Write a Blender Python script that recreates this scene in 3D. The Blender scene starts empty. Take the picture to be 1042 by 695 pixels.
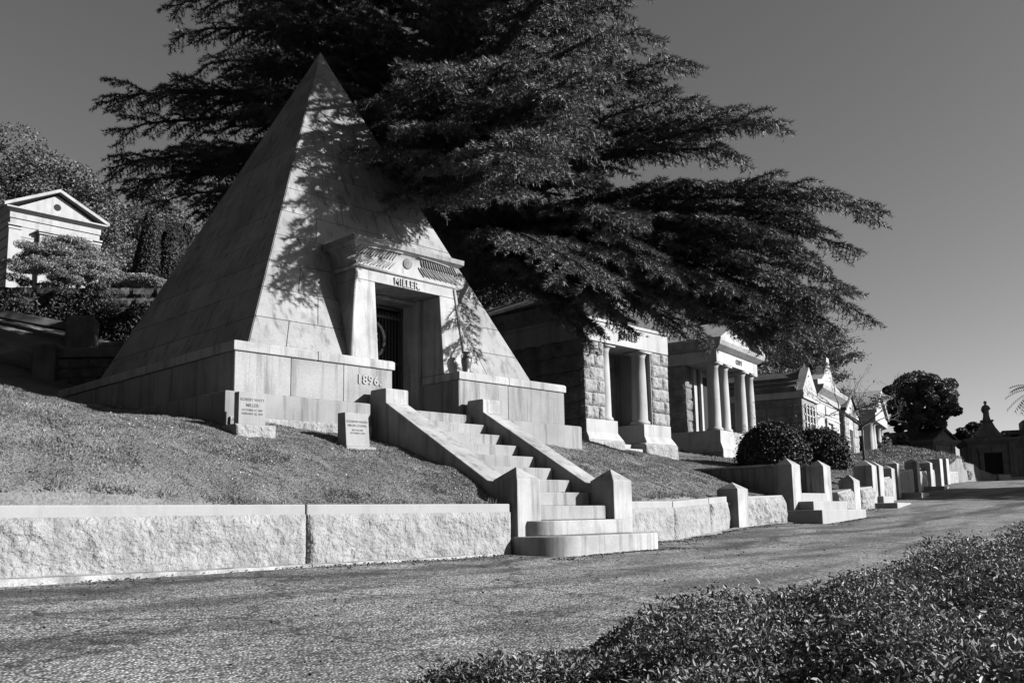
import bpy, math, random
import numpy as np
from math import radians as R, sin, cos, pi

random.seed(7); RNG = np.random.default_rng(7)
S = bpy.context.scene
# ------------------------------------------------------------------ camera
cd = bpy.data.cameras.new('camera'); cam = bpy.data.objects.new('camera', cd); S.collection.objects.link(cam)
cam.location = (0, 0, 0.386)
YAW, PITCH, ROLL, FOC, CY = 0.8024792, 0.136272, -0.0180032, 920.95, 400.0
_r = np.array([cos(YAW), -sin(YAW), 0]); _f = np.array([sin(YAW), cos(YAW), 0]); _u = np.array([0, 0, 1.])
_f2 = _f * cos(PITCH) + _u * sin(PITCH); _u2 = -_f * sin(PITCH) + _u * cos(PITCH)
_r3 = _r * cos(ROLL) + _u2 * sin(ROLL); _u3 = -_r * sin(ROLL) + _u2 * cos(ROLL)
from mathutils import Matrix, Vector
cam.rotation_euler = Matrix([[_r3[i], _u3[i], -_f2[i]] for i in range(3)]).to_euler()
cd.sensor_fit = 'HORIZONTAL'; cd.sensor_width = 36; cd.lens = FOC / 1042 * 36
cd.shift_y = (CY - 347.5) / 1042
cd.clip_start = 0.05; cd.clip_end = 3000
S.camera = cam
S.render.resolution_x = 1024; S.render.resolution_y = 682
# ------------------------------------------------------------------ light
SUN = Vector((1, -1.37, 0.733)).normalized()
EL = math.asin(SUN.z); AZ = math.atan2(SUN.x, SUN.y)
w = bpy.data.worlds.new('World'); S.world = w; w.use_nodes = True
nt = w.node_tree; nt.nodes.clear()
sky = nt.nodes.new('ShaderNodeTexSky'); sky.sky_type = 'NISHITA'; sky.sun_disc = False
sky.sun_elevation = EL; sky.sun_rotation = AZ; sky.air_density = .62; sky.dust_density = 0.6; sky.ozone_density = 1.0
sep = nt.nodes.new('ShaderNodeSeparateColor'); bg = nt.nodes.new('ShaderNodeBackground'); ow = nt.nodes.new('ShaderNodeOutputWorld')
nt.links.new(sky.outputs[0], sep.inputs[0])          # black and white film behind a red filter: the red of the sky only
nt.links.new(sep.outputs[0], bg.inputs[0]); nt.links.new(bg.outputs[0], ow.inputs[0])
bg.inputs[1].default_value = 0.05
sl = bpy.data.lights.new('sun', 'SUN'); sl.energy = 5.0; sl.angle = R(0.5); sl.color = (1, 1, 1)
so = bpy.data.objects.new('sun', sl); S.collection.objects.link(so)
so.rotation_euler = (-SUN).to_track_quat('-Z', 'Y').to_euler(); so.location = (20, -20, 20)
vs = S.view_settings; vs.view_transform = 'Standard'; vs.look = 'None'; vs.gamma = 1; vs.exposure = 1.82; vs.use_curve_mapping = False

# ------------------------------------------------------------------ materials (black and white photograph: greys)
def mat(name, base, rough=.8, spec=.3, speck=0., speck_s=120, blot=0., blot_s=1.5, streak=0., streak_s=5, bump=0., bump_s=60, bump2=0., bump2_s=8, metal=0., tint=None, stain_col=.35, dist=.01, transl=0., tone=0.):
    m = bpy.data.materials.new(name); m.use_nodes = True; t = m.node_tree; t.nodes.clear(); L = t.links.new
    out = t.nodes.new('ShaderNodeOutputMaterial'); b = t.nodes.new('ShaderNodeBsdfPrincipled')
    b.inputs['Roughness'].default_value = rough; b.inputs['Specular IOR Level'].default_value = spec; b.inputs['Metallic'].default_value = metal
    geo = t.nodes.new('ShaderNodeNewGeometry')
    def noise(scale, detail=4, vec=None, rough_=.55):
        n = t.nodes.new('ShaderNodeTexNoise'); n.inputs['Scale'].default_value = scale; n.inputs['Detail'].default_value = detail; n.inputs['Roughness'].default_value = rough_
        L(vec or geo.outputs['Position'], n.inputs['Vector']); return n.outputs['Fac']
    def remap(v, a, b_, c, d):
        r = t.nodes.new('ShaderNodeMapRange'); r.inputs[1].default_value = a; r.inputs[2].default_value = b_; r.inputs[3].default_value = c; r.inputs[4].default_value = d; L(v, r.inputs[0]); return r.outputs[0]
    def mul(a, b_):
        r = t.nodes.new('ShaderNodeMath'); r.operation = 'MULTIPLY'
        for k, v in enumerate((a, b_)):
            if isinstance(v, (int, float)): r.inputs[k].default_value = v
            else: L(v, r.inputs[k])
        return r.outputs[0]
    v = mul(base, 1.0)
    if speck: v = mul(v, remap(noise(speck_s, 2), .3, .7, 1 - speck, 1 + speck))
    if blot: v = mul(v, remap(noise(blot_s, 5), .35, .65, 1 - blot, 1 + blot * .6))
    if streak:
        mp = t.nodes.new('ShaderNodeMapping'); mp.inputs['Scale'].default_value = (streak_s, streak_s, streak_s * .07); L(geo.outputs['Position'], mp.inputs['Vector'])
        v = mul(v, remap(noise(1, 6, mp.outputs[0], .65), .5, .72, 1, 1 - streak))
    if tone: v = mul(v, remap(geo.outputs['Random Per Island'], 0, 1, 1 - tone, 1 + tone))
    cmb = t.nodes.new('ShaderNodeCombineColor')
    for k in range(3): L(v, cmb.inputs[k])
    L(cmb.outputs[0], b.inputs['Base Color'])
    last = None
    for (s_, sc, dd) in ((bump, bump_s, dist), (bump2, bump2_s, dist * 5)):
        if s_:
            bp = t.nodes.new('ShaderNodeBump'); bp.inputs['Strength'].default_value = s_; bp.inputs['Distance'].default_value = dd
            L(noise(sc, 5), bp.inputs['Height'])
            if last: L(last, bp.inputs['Normal'])
            last = bp.outputs[0]
    if last: L(last, b.inputs['Normal'])
    if transl:
        tr = t.nodes.new('ShaderNodeBsdfTranslucent'); L(cmb.outputs[0], tr.inputs[0]); mx = t.nodes.new('ShaderNodeMixShader'); mx.inputs[0].default_value = transl
        L(b.outputs[0], mx.inputs[1]); L(tr.outputs[0], mx.inputs[2]); L(mx.outputs[0], out.inputs[0])
    else: L(b.outputs[0], out.inputs[0])
    m['nodes'] = ''
    return m

M = {}
M['granite'] = mat('granite', .175, .8, .3, speck=.16, speck_s=110, blot=.26, blot_s=2.3, streak=.6, streak_s=9, tone=.08, bump=.25, bump_s=90, dist=.004)
M['granite_weathered'] = mat('weathered granite', .128, .8, .3, speck=.18, speck_s=100, blot=.25, blot_s=1.1, streak=.65, streak_s=10, tone=.13, bump=.3, bump_s=80, dist=.004)
M['granite_clean'] = mat('clean granite', .14, .75, .3, speck=.14, speck_s=220, blot=.08, blot_s=3, streak=.15, streak_s=7, bump=.15, bump_s=120, dist=.003)
M['rock_granite'] = mat('rock faced granite', .14, .85, .25, speck=.16, speck_s=60, blot=.18, blot_s=6, streak=.25, streak_s=4, bump=.9, bump_s=32, bump2=.6, bump2_s=10, dist=.018)
M['headstone'] = mat('headstone granite', .13, .75, .3, speck=.2, speck_s=220, blot=.1, blot_s=5, streak=.2, streak_s=14, bump=.15, bump_s=120, dist=.003)
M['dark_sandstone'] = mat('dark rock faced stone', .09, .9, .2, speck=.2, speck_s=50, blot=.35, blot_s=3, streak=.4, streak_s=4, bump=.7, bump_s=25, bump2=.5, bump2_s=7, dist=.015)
M['pale_stone'] = mat('pale stone', .175, .8, .3, speck=.08, speck_s=80, blot=.12, blot_s=2, streak=.35, streak_s=4, bump=.2, bump_s=60, dist=.004)
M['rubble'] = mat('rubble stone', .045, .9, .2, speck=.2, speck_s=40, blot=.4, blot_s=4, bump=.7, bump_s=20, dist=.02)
M['roof_stone'] = mat('stained roof stone', .06, .85, .2, speck=.15, speck_s=60, blot=.3, blot_s=2, streak=.5, streak_s=3, bump=.3, bump_s=40)
M['far_stone'] = mat('far stone', .11, .85, .2, blot=.2, blot_s=1.5, streak=.45, streak_s=3, speck=.1, speck_s=20, bump=.4, bump_s=8, dist=.02)
M['bronze'] = mat('dark bronze', .035, .45, .5, metal=.3, speck=.2, speck_s=60)
M['bronze_bright'] = mat('worn bronze', .16, .4, .5, metal=.5, speck=.3, speck_s=60, bump=.4, bump_s=70, dist=.01)
M['vase_bronze'] = mat('vase bronze', .07, .35, .6, metal=.4, blot=.3, blot_s=20)
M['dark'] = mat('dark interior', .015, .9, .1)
M['letter'] = mat('letter granite', .14, .8, .3, speck=.1)
M['letter_dark'] = mat('incised lettering', .07, .9, .1)
M['bark'] = mat('cedar bark', .06, .95, .1, blot=.4, blot_s=5, streak=.4, streak_s=12, bump=.8, bump_s=25, dist=.03)
M['needles'] = mat('cedar needles', .068, .6, .25, blot=.5, blot_s=2.5, transl=.12)
M['leaf_dark'] = mat('dark leaves', .028, .7, .2, blot=.35, blot_s=1.2, transl=.1)
M['leaf_mid'] = mat('mid leaves', .058, .6, .3, blot=.4, blot_s=.8, transl=.15)
M['leaf_pale'] = mat('pale juniper foliage', .12, .6, .3, blot=.4, blot_s=3, transl=.15)
M['leaf_bush'] = mat('box leaves', .025, .7, .2, tone=.4, blot=.3, blot_s=4)
M['cover_leaf'] = mat('ground cover leaf', .08, .58, .35, blot=.5, blot_s=6, transl=.12, tone=.45)
M['grass'] = mat('lawn turf', .075, .8, .2, speck=.35, speck_s=45, blot=.3, blot_s=2.2, bump=.8, bump_s=50, dist=.02)
M['blade'] = mat('lawn blades', .12, .7, .2, blot=.4, blot_s=2.6, transl=.2, tone=.4)
M['soil'] = mat('soil', .05, .95, .1, speck=.3, speck_s=50, blot=.3, blot_s=3, bump=.8, bump_s=25, dist=.03)
M['kerb'] = mat('kerb concrete', .15, .85, .2, speck=.25, speck_s=90, blot=.5, blot_s=5, bump=.5, bump_s=40, dist=.01)

def asphalt():
    m = bpy.data.materials.new('chipped asphalt'); m.use_nodes = True; t = m.node_tree; t.nodes.clear(); L = t.links.new
    N = t.nodes.new; out = N('ShaderNodeOutputMaterial'); b = N('ShaderNodeBsdfPrincipled'); b.inputs['Roughness'].default_value = .85; b.inputs['Specular IOR Level'].default_value = .25
    g = N('ShaderNodeNewGeometry')
    def noise(s, d, vec=None):
        n = N('ShaderNodeTexNoise'); n.inputs['Scale'].default_value = s; n.inputs['Detail'].default_value = d; L(vec or g.outputs['Position'], n.inputs['Vector']); return n.outputs['Fac']
    def mr(v, a, b_, c, d):
        r = N('ShaderNodeMapRange'); r.inputs[1].default_value = a; r.inputs[2].default_value = b_; r.inputs[3].default_value = c; r.inputs[4].default_value = d; L(v, r.inputs[0]); return r.outputs[0]
    def op(o, a, b_):
        r = N('ShaderNodeMath'); r.operation = o
        for k, v in enumerate((a, b_)):
            if isinstance(v, (int, float)): r.inputs[k].default_value = v
            else: L(v, r.inputs[k])
        return r.outputs[0]
    vo = N('ShaderNodeTexVoronoi'); vo.inputs['Scale'].default_value = 56; L(g.outputs['Position'], vo.inputs['Vector'])
    se = N('ShaderNodeSeparateColor'); L(vo.outputs['Color'], se.inputs[0])
    chip = mr(se.outputs[0], 0, 1, .025, .32)                       # each chip its own grey
    gap = mr(vo.outputs['Distance'], .25, .6, 1, .45)
    v = op('MULTIPLY', chip, gap)
    v = op('MULTIPLY', v, mr(noise(1.1, 6), .35, .65, .72, 1.15))
    mp = N('ShaderNodeMapping'); mp.inputs['Scale'].default_value = (.35, 1.6, 1); mp.inputs['Rotation'].default_value = (0, 0, -.12); L(g.outputs['Position'], mp.inputs['Vector'])
    v = op('MULTIPLY', v, mr(noise(1.2, 5, mp.outputs[0]), .47, .60, 1, .42))   # long tar stains along the road
    # tar band along the wall foot
    sx = N('ShaderNodeSeparateXYZ'); L(g.outputs['Position'], sx.inputs[0])
    yy = op('ADD', sx.outputs[1], op('MULTIPLY', noise(.9, 3), 1.3)); band = op('ABSOLUTE', op('SUBTRACT', yy, 6.95), 0)
    v = op('MULTIPLY', v, mr(op('ADD', band, op('MULTIPLY', noise(14, 4), .22)), .12, .34, .28, 1))
    # cracks
    mu = N('ShaderNodeTexVoronoi'); mu.feature = 'DISTANCE_TO_EDGE'; mu.inputs['Scale'].default_value = .55
    wob = N('ShaderNodeVectorMath'); wob.operation = 'ADD'; nn = N('ShaderNodeTexNoise'); nn.inputs['Scale'].default_value = 3; L(g.outputs['Position'], nn.inputs['Vector'])
    sc = N('ShaderNodeVectorMath'); sc.operation = 'SCALE'; sc.inputs['Scale'].default_value = .5; L(nn.outputs['Color'], sc.inputs[0])
    L(g.outputs['Position'], wob.inputs[0]); L(sc.outputs[0], wob.inputs[1]); L(wob.outputs[0], mu.inputs['Vector'])
    v = op('MULTIPLY', v, mr(mu.outputs['Distance'], 0, .016, .3, 1))
    c = N('ShaderNodeCombineColor'); [L(v, c.inputs[k]) for k in range(3)]; L(c.outputs[0], b.inputs['Base Color'])
    h = op('ADD', op('MULTIPLY', mr(vo.outputs['Distance'], 0, .6, 1, 0), mr(se.outputs[1], 0, 1, .3, 1)), op('MULTIPLY', noise(5, 4), .8))
    bp = N('ShaderNodeBump'); bp.inputs['Strength'].default_value = .8; bp.inputs['Distance'].default_value = .011; L(h, bp.inputs['Height']); L(bp.outputs[0], b.inputs['Normal'])
    L(b.outputs[0], out.inputs[0]); return m
M['asphalt'] = asphalt()

# ------------------------------------------------------------------ scene graph helpers
def tag(o, label=None, cat=None, group=None, kind=None):
    if label: o['label'] = label
    if cat: o['category'] = cat
    if group: o['group'] = group
    if kind: o['kind'] = kind
    return o
def thing(name, label, cat, loc, rz=0, group=None):
    o = bpy.data.objects.new(name, None); S.collection.objects.link(o); o.location = loc; o.rotation_euler = (0, 0, rz); o.empty_display_size = .2
    return tag(o, label, cat, group)
def origin_of(o):
    p = np.zeros(3)
    while o is not None: p += np.array(o.location); o = o.parent
    return p

class MB:
    def __init__(s): s.v = []; s.f = []; s.n = 0
    def add(s, vs, fs):
        vs = np.asarray(vs, float).reshape(-1, 3); s.v.append(vs)
        for f in fs: s.f.append(tuple(i + s.n for i in f))
        s.n += len(vs); return s
    def box(s, x0, x1, y0, y1, z0, z1):
        return s.loft([(x0, x1, y0, y1, z0), (x0, x1, y0, y1, z1)])
    def loft(s, rings, cap=True):
        vs = []; fs = []
        for (x0, x1, y0, y1, z) in rings: vs += [(x0, y0, z), (x1, y0, z), (x1, y1, z), (x0, y1, z)]
        for k in range(len(rings) - 1):
            for j in range(4):
                a = 4 * k + j; b = 4 * k + (j + 1) % 4; fs.append((a, b, b + 4, a + 4))
        if cap: fs.append((3, 2, 1, 0)); n = 4 * (len(rings) - 1); fs.append((n, n + 1, n + 2, n + 3))
        return s.add(vs, fs)
    def poly(s, pts, depth):      # pts: 3d polygon, extruded by vector depth
        p = np.array(pts, float); d = np.array(depth, float); n = len(p)
        fs = [tuple(range(n))[::-1], tuple(range(n, 2 * n))] + [(i, (i + 1) % n, n + (i + 1) % n, n + i) for i in range(n)]
        return s.add(np.vstack([p, p + d]), fs)
    def lathe(s, c, prof, n=20, cap=True):
        vs = []; fs = []
        for (r, z) in prof:
            for k in range(n): a = 2 * pi * k / n; vs.append((c[0] + r * cos(a), c[1] + r * sin(a), c[2] + z))
        for i in range(len(prof) - 1):
            for k in range(n): a = i * n + k; b = i * n + (k + 1) % n; fs.append((a, b, b + n, a + n))
        if cap: fs.append(tuple(range(n))[::-1]); m = (len(prof) - 1) * n; fs.append(tuple(range(m, m + n)))
        return s.add(vs, fs)
    def tube(s, pts, rad, n=6):
        pts = np.array(pts, float); vs = []; fs = []
        for i, p in enumerate(pts):
            d = pts[min(i + 1, len(pts) - 1)] - pts[max(i - 1, 0)]; d /= (np.linalg.norm(d) + 1e-9)
            a = np.cross(d, (0, 0, 1) if abs(d[2]) < .9 else (1, 0, 0)); a /= np.linalg.norm(a); b = np.cross(d, a)
            r = rad[i] if hasattr(rad, '__len__') else rad
            for k in range(n): t = 2 * pi * k / n; vs.append(p + r * (cos(t) * a + sin(t) * b))
        for i in range(len(pts) - 1):
            for k in range(n): A = i * n + k; B = i * n + (k + 1) % n; fs.append((A, B, B + n, A + n))
        fs.append(tuple(range(n))[::-1]); m = (len(pts) - 1) * n; fs.append(tuple(range(m, m + n)))
        return s.add(vs, fs)
    def panel(s, q, th, gap=.005, ch=.006):     # a dressed block on quad q (bl,br,tr,tl), th thick, outward normal
        q = np.array(q, float); n = np.cross(q[1] - q[0], q[3] - q[0]); n /= np.linalg.norm(n)
        u = (q[1] - q[0]); u /= np.linalg.norm(u); c = q.mean(0)
        def shrink(g):
            out = []
            for i in range(4):
                a = q[(i + 1) % 4] - q[i]; b = q[(i - 1) % 4] - q[i]; a /= np.linalg.norm(a) + 1e-9; b /= np.linalg.norm(b) + 1e-9
                sn = max(np.linalg.norm(np.cross(a, b)), .3); out.append(q[i] + (a + b) * g / sn)
            return np.array(out)
        s0 = shrink(gap); s1 = shrink(gap + ch)
        vs = np.vstack([s0, s0 + n * (th - ch), s1 + n * th])
        fs = [(i, (i + 1) % 4, 4 + (i + 1) % 4, 4 + i) for i in range(4)] + [(4 + i, 4 + (i + 1) % 4, 8 + (i + 1) % 4, 8 + i) for i in range(4)] + [(8, 9, 10, 11)]
        return s.add(vs, fs)
    def rock(s, q, bulge=.05, cell=.04, gap=.008, rough=.5, margin=0.0, rng=None):   # a rock faced block
        rng = rng or RNG
        q = np.array(q, float); n = np.cross(q[1] - q[0], q[3] - q[0]); n /= np.linalg.norm(n)
        W = np.linalg.norm(q[1] - q[0]); H = np.linalg.norm(q[3] - q[0]); nu = max(3, int(W / cell)); nv = max(3, int(H / cell))
        U, V = np.meshgrid(np.linspace(gap / W, 1 - gap / W, nu + 1), np.linspace(gap / H, 1 - gap / H, nv + 1))
        P = ((1 - U) * (1 - V))[..., None] * q[0] + (U * (1 - V))[..., None] * q[1] + (U * V)[..., None] * q[2] + ((1 - U) * V)[..., None] * q[3]
        e = np.minimum(np.minimum(U, 1 - U) * W, np.minimum(V, 1 - V) * H); pr = np.clip(e / (bulge * 1.1), 0, 1) ** .55
        nz = sum(smooth_noise(U * W * f, V * H * f, rng) * a for f, a in ((4, .5), (9, .3), (20, .2)))
        D = bulge * pr * (1 - rough + rough * (nz + 1)) * .8
        jit = rng.normal(0, .12 * cell, P.shape) * (pr > .05)[..., None]
        P = P + n * D[..., None] + jit * .6
        P[0] -= 0; idx = np.arange((nu + 1) * (nv + 1)).reshape(nv + 1, nu + 1)
        fs = [(int(idx[j, i]), int(idx[j, i + 1]), int(idx[j + 1, i + 1]), int(idx[j + 1, i])) for j in range(nv) for i in range(nu)]
        s.add(P.reshape(-1, 3), fs)
        # rim back to the wall
        rim = list(idx[0, :]) + list(idx[1:, -1]) + list(idx[-1, -2::-1]) + list(idx[-2:0:-1, 0]); base = s.n - (nu + 1) * (nv + 1)
        allv = P.reshape(-1, 3); rv = np.array([allv[i] for i in rim]) - n * .04; st = s.n; m = len(rim)
        s.v.append(rv); s.n += m
        for k in range(m): s.f.append((base + int(rim[(k + 1) % m]), base + int(rim[k]), st + k, st + (k + 1) % m))
        return s
    def build_each(s, name, m, parent=None, **k):
        '''every added piece becomes a part of its own'''
        off = 0; outs = []
        for v in s.v:
            n = len(v); q = MB(); q.v = [v]; q.n = n; q.f = [tuple(i - off for i in f) for f in s.f if off <= f[0] < off + n]; off += n
            outs.append(q.build(name, m, parent, **k))
        return outs
    def build(s, name, m, parent=None, smooth=False, bevel=0., local=False, label=None, cat=None, group=None, kind=None):
        v = np.vstack(s.v)
        if parent is not None and not local:
            v = v - origin_of(parent)
        me = bpy.data.meshes.new(name); me.from_pydata(v.tolist(), [], s.f); me.update()
        me.materials.append(m)
        if smooth: me.polygons.foreach_set('use_smooth', [True] * len(me.polygons))
        o = bpy.data.objects.new(name, me); S.collection.objects.link(o)
        if parent is not None: o.parent = parent
        if bevel:
            b = o.modifiers.new('bevel', 'BEVEL'); b.width = bevel; b.segments = 2; b.limit_method = 'ANGLE'; b.angle_limit = R(35)
        return tag(o, label, cat, group, kind)

def smooth_noise(x, y, rng):
    gx = int(x.max()) + 3; gy = int(y.max()) + 3; g = rng.uniform(-1, 1, (gy, gx))
    x = np.clip(x, 0, None); y = np.clip(y, 0, None); i = x.astype(int); j = y.astype(int); fx = x - i; fy = y - j
    fx = fx * fx * (3 - 2 * fx); fy = fy * fy * (3 - 2 * fy)
    return (g[j, i] * (1 - fx) + g[j, i + 1] * fx) * (1 - fy) + (g[j + 1, i] * (1 - fx) + g[j + 1, i + 1] * fx) * fy

def tris_mesh(name, V, m, parent=None, k=3, smooth=False, local=False, **kw):
    """V: (n*k,3) vertices of n separate k-gons"""
    if parent is not None and not local: V = V - origin_of(parent)
    n = len(V) // k; me = bpy.data.meshes.new(name); me.vertices.add(len(V)); me.vertices.foreach_set('co', V.astype(np.float32).ravel())
    me.loops.add(len(V)); me.loops.foreach_set('vertex_index', np.arange(len(V), dtype=np.int32))
    me.polygons.add(n); me.polygons.foreach_set('loop_start', np.arange(0, n * k, k, dtype=np.int32)); me.polygons.foreach_set('loop_total', np.full(n, k, dtype=np.int32))
    me.update(calc_edges=True); me.materials.append(m)
    o = bpy.data.objects.new(name, me); S.collection.objects.link(o)
    if parent is not None: o.parent = parent
    return tag(o, kw.get('label'), kw.get('cat'), kw.get('group'), kw.get('kind'))

def text(name, body, size, loc, rz, m, parent, ext=.012, bold=.0, align='CENTER', tilt=pi / 2, sx=1.0, spacing=1.0, local=False):
    c = bpy.data.curves.new(name, 'FONT'); c.body = body; c.size = size; c.extrude = ext; c.offset = bold; c.align_x = align; c.align_y = 'CENTER'; c.space_character = spacing; c.resolution_u = 3
    o = bpy.data.objects.new('tmp', c); S.collection.objects.link(o); bpy.context.view_layer.update()
    me = bpy.data.meshes.new_from_object(o.evaluated_get(bpy.context.evaluated_depsgraph_get())); bpy.data.objects.remove(o)
    me.name = name; me.materials.clear(); me.materials.append(m)
    o = bpy.data.objects.new(name, me); S.collection.objects.link(o); o.parent = parent
    p = np.array(loc, float) - (0 if local else origin_of(parent)); o.location = p; o.rotation_euler = (tilt, 0, rz); o.scale = (sx, 1, 1)
    return o

# ------------------------------------------------------------------ terrain
def tps(P, reg=.01):
    P = np.array(P, float); X = P[:, :2]; n = len(P)
    d = np.linalg.norm(X[:, None] - X[None], axis=2); K = np.where(d > 0, d * d * np.log(d + 1e-12), 0) + reg * n * np.eye(n)
    A = np.zeros((n + 3, n + 3)); A[:n, :n] = K; A[:n, n] = 1; A[:n, n + 1:] = X; A[n, :n] = 1; A[n + 1:, :n] = X.T
    w_ = np.linalg.solve(A, np.concatenate([P[:, 2], [0, 0, 0]]))
    def f(x, y):
        x = np.asarray(x, float); y = np.asarray(y, float); out = w_[n] + w_[n + 1] * x + w_[n + 2] * y
        for i in range(n):
            r2 = (x - X[i, 0]) ** 2 + (y - X[i, 1]) ** 2; out = out + w_[i] * .5 * r2 * np.log(r2 + 1e-12)
        return out
    return f
WALL = np.array([(-14, 6.85, .02), (7.0, 6.85, 0), (9.14, 6.92, .03), (10.5, 7.1, .04), (13.07, 7.6, .15), (15.6, 8.05, .2), (19, 8.3, .36), (20.7, 8.55, .45), (22.2, 8.95, .54), (29, 10.6, .95), (36, 12.2, 1.32), (45, 14.2, 1.65), (60, 18, 1.7)])
def wall_y(x): return np.interp(x, WALL[:, 0], WALL[:, 1])
def wall_z(x): return np.interp(x, WALL[:, 0], WALL[:, 2])
def road_z(x, y):
    d = wall_y(x) - y
    return wall_z(x) - .07 * np.clip(d, 0, 7) * np.clip(1 - (x - 12) / 30, .15, 1) 
LP = [(-12, 7, .48), (-6, 7, .48), (-2, 6.95, .48), (1, 6.95, .48), (4, 6.95, .48), (7, 7.0, .52), (1, 7.5, .93), (4, 7.3, .72), (7.0, 7.6, .88), (7.0, 8.36, 1.13), (7.0, 9.2, 1.4), (5.5, 9.2, 1.5), (4.7, 9.2, 1.45), (4.8, 8.7, 1.27), (6, 8.35, 1.17), (6, 7.6, .82), (4, 7.7, .95), (4, 8.4, 1.27),
      (2.4, 8.1, 1.38), (1, 8.1, 1.4), (2.8, 9.7, 1.6), (4, 10.3, 1.6), (0, 9.7, 1.75), (-4, 8.5, 1.5), (-8, 9, 1.7), (4.9, 12, 1.9), (4.9, 15, 2.4), (3, 13, 2.3), (5.3, 17.2, 2.9), (7, 19, 3.1), (2, 17, 3.0), (-4, 14, 3), (-8, 20, 4.4), (4, 22, 4.4), (8, 24, 5.4), (0, 26, 5.6),
      (8, 28, 6.9), (12.7, 37, 8.9), (6, 38, 8.8), (20, 36, 9.0), (15, 32, 8.6), (0, 38, 8.5), (-10, 35, 7.5), (-20, 50, 12), (20, 55, 13.5), (0, 60, 14), (40, 60, 12), (60, 60, 11),
      (9.3, 7.15, .55), (9.2, 9.2, 1.42), (11.2, 9.2, 1.42), (11, 7.3, .62), (12.5, 8.0, .68), (12, 8.6, 1.05), (15, 8.7, .78), (14, 10, 1.42), (15.5, 12.6, 1.88), (17, 12.5, 1.85), (18.9, 12.6, 1.68), (17.2, 10.4, 1.28), (20, 12, 1.6), (20.5, 10.9, 1.35), (23, 11, 1.55), (24.7, 14.7, 2.0), (28.5, 15.4, 2.0), (19.5, 9.1, .95), (22, 9.6, 1.15), (26, 11, 1.5), (31, 15, 2.4), (30, 12.2, 1.8), (37, 17, 2.5), (41, 18, 2.6), (46, 18.8, 2.75),
      (13, 14, 2.6), (13, 20, 4.0), (13, 26, 5.5), (22, 22, 4.5), (30, 28, 6), (40, 30, 6), (44.3, 17.4, 3.4), (47, 16.3, 2.7), (49.5, 15.6, 1.9), (53, 19, 3.6), (55, 28, 5), (63, 22, 3.2), (66, 21, 2.9), (75, 25, 3.2), (75, 40, 6), (90, 60, 9)]
lawn_z = tps(LP, .0006)
def lz(x, y): return float(lawn_z(np.array([x]), np.array([y]))[0])

def grid(name, xs, ys, zf, m, **kw):
    X, Y = np.meshgrid(xs, ys); Z = zf(X, Y); V = np.stack([X, Y, Z], -1).reshape(-1, 3); nx = len(xs); ny = len(ys)
    i, j = np.meshgrid(np.arange(nx - 1), np.arange(ny - 1)); a = (j * nx + i).ravel(); F = np.stack([a, a + 1, a + 1 + nx, a + nx], 1)
    me = bpy.data.meshes.new(name); me.vertices.add(len(V)); me.vertices.foreach_set('co', V.astype(np.float32).ravel())
    me.loops.add(F.size); me.loops.foreach_set('vertex_index', F.astype(np.int32).ravel()); me.polygons.add(len(F))
    me.polygons.foreach_set('loop_start', np.arange(0, F.size, 4, dtype=np.int32)); me.polygons.foreach_set('loop_total', np.full(len(F), 4, dtype=np.int32))
    me.polygons.foreach_set('use_smooth', [True] * len(F)); me.update(calc_edges=True); me.materials.append(m)
    o = bpy.data.objects.new(name, me); S.collection.objects.link(o); return tag(o, kw.get('label'), kw.get('cat'), kw.get('group'), kw.get('kind'))

def nonuni(segs):
    out = []
    for a, b, st in segs: out += list(np.arange(a, b, st))
    return np.array(out + [segs[-1][1]])
def lawn_surface(X, Y):
    z = lawn_z(X, Y) + .010 * np.sin(X * 17 + 3 * np.sin(Y * 5)) * np.sin(Y * 15 + 2 * np.sin(X * 7)) + .016 * np.sin(X * 5.1 + np.sin(Y * 4)) * np.sin(Y * 6.3)
    z = np.clip(z, -2, 18)
    # sink under the walls, the monument and the stairs
    edge = wall_y(X) + .13
    z = np.where(Y < edge, -.75, z)
    z = np.where((X > 7.2) & (X < 9.02) & (Y < 9.6), -.7, z)
    z = np.where((X > 5.4) & (X < 10.8) & (Y > 9.7) & (Y < 14.6), 1.2, z)
    z = np.where((X > 15.95) & (X < 17.9) & (Y > 8.3) & (Y < 9.3), .2, z)
    return z
xs = nonuni([(-30, -2, .8), (-2, 22, .08), (22, 50, .35), (50, 95, 1.5)]); ys = nonuni([(6.6, 10.5, .05), (10.5, 20, .3), (20, 70, 1.2)])
grid('lawn', xs, ys, lawn_surface, M['grass'], kind='structure')
def road_surface(X, Y):
    z = road_z(X, Y) + .006 * np.sin(X * 1.7) * np.sin(Y * 2.3)
    z = np.where(Y > wall_y(X) + .12, z - .25, z)
    return z
grid('road', nonuni([(-30, -2, 1), (-2, 22, .15), (22, 75, .5)]), nonuni([(-20, -1, 1), (-1, 10, .12), (10, 22, .4)]), road_surface, M['asphalt'], kind='structure')
# the wide ground sheet out to the horizon
def far_z(X, Y):
    r = np.hypot(X - 20, Y - 10)
    z = -1.2 - np.clip(r - 60, 0, 2000) * .01
    z = np.where((Y > 30) & (X < 120), z + np.clip(Y - 62, 0, 60) * .2 + 0, z)
    return z
grid('ground', nonuni([(-1500, -200, 100), (-200, 300, 10), (300, 1500, 100)]), nonuni([(-1500, -200, 100), (-200, 300, 10), (300, 1500, 100)]), far_z, M['soil'], kind='structure')
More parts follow.
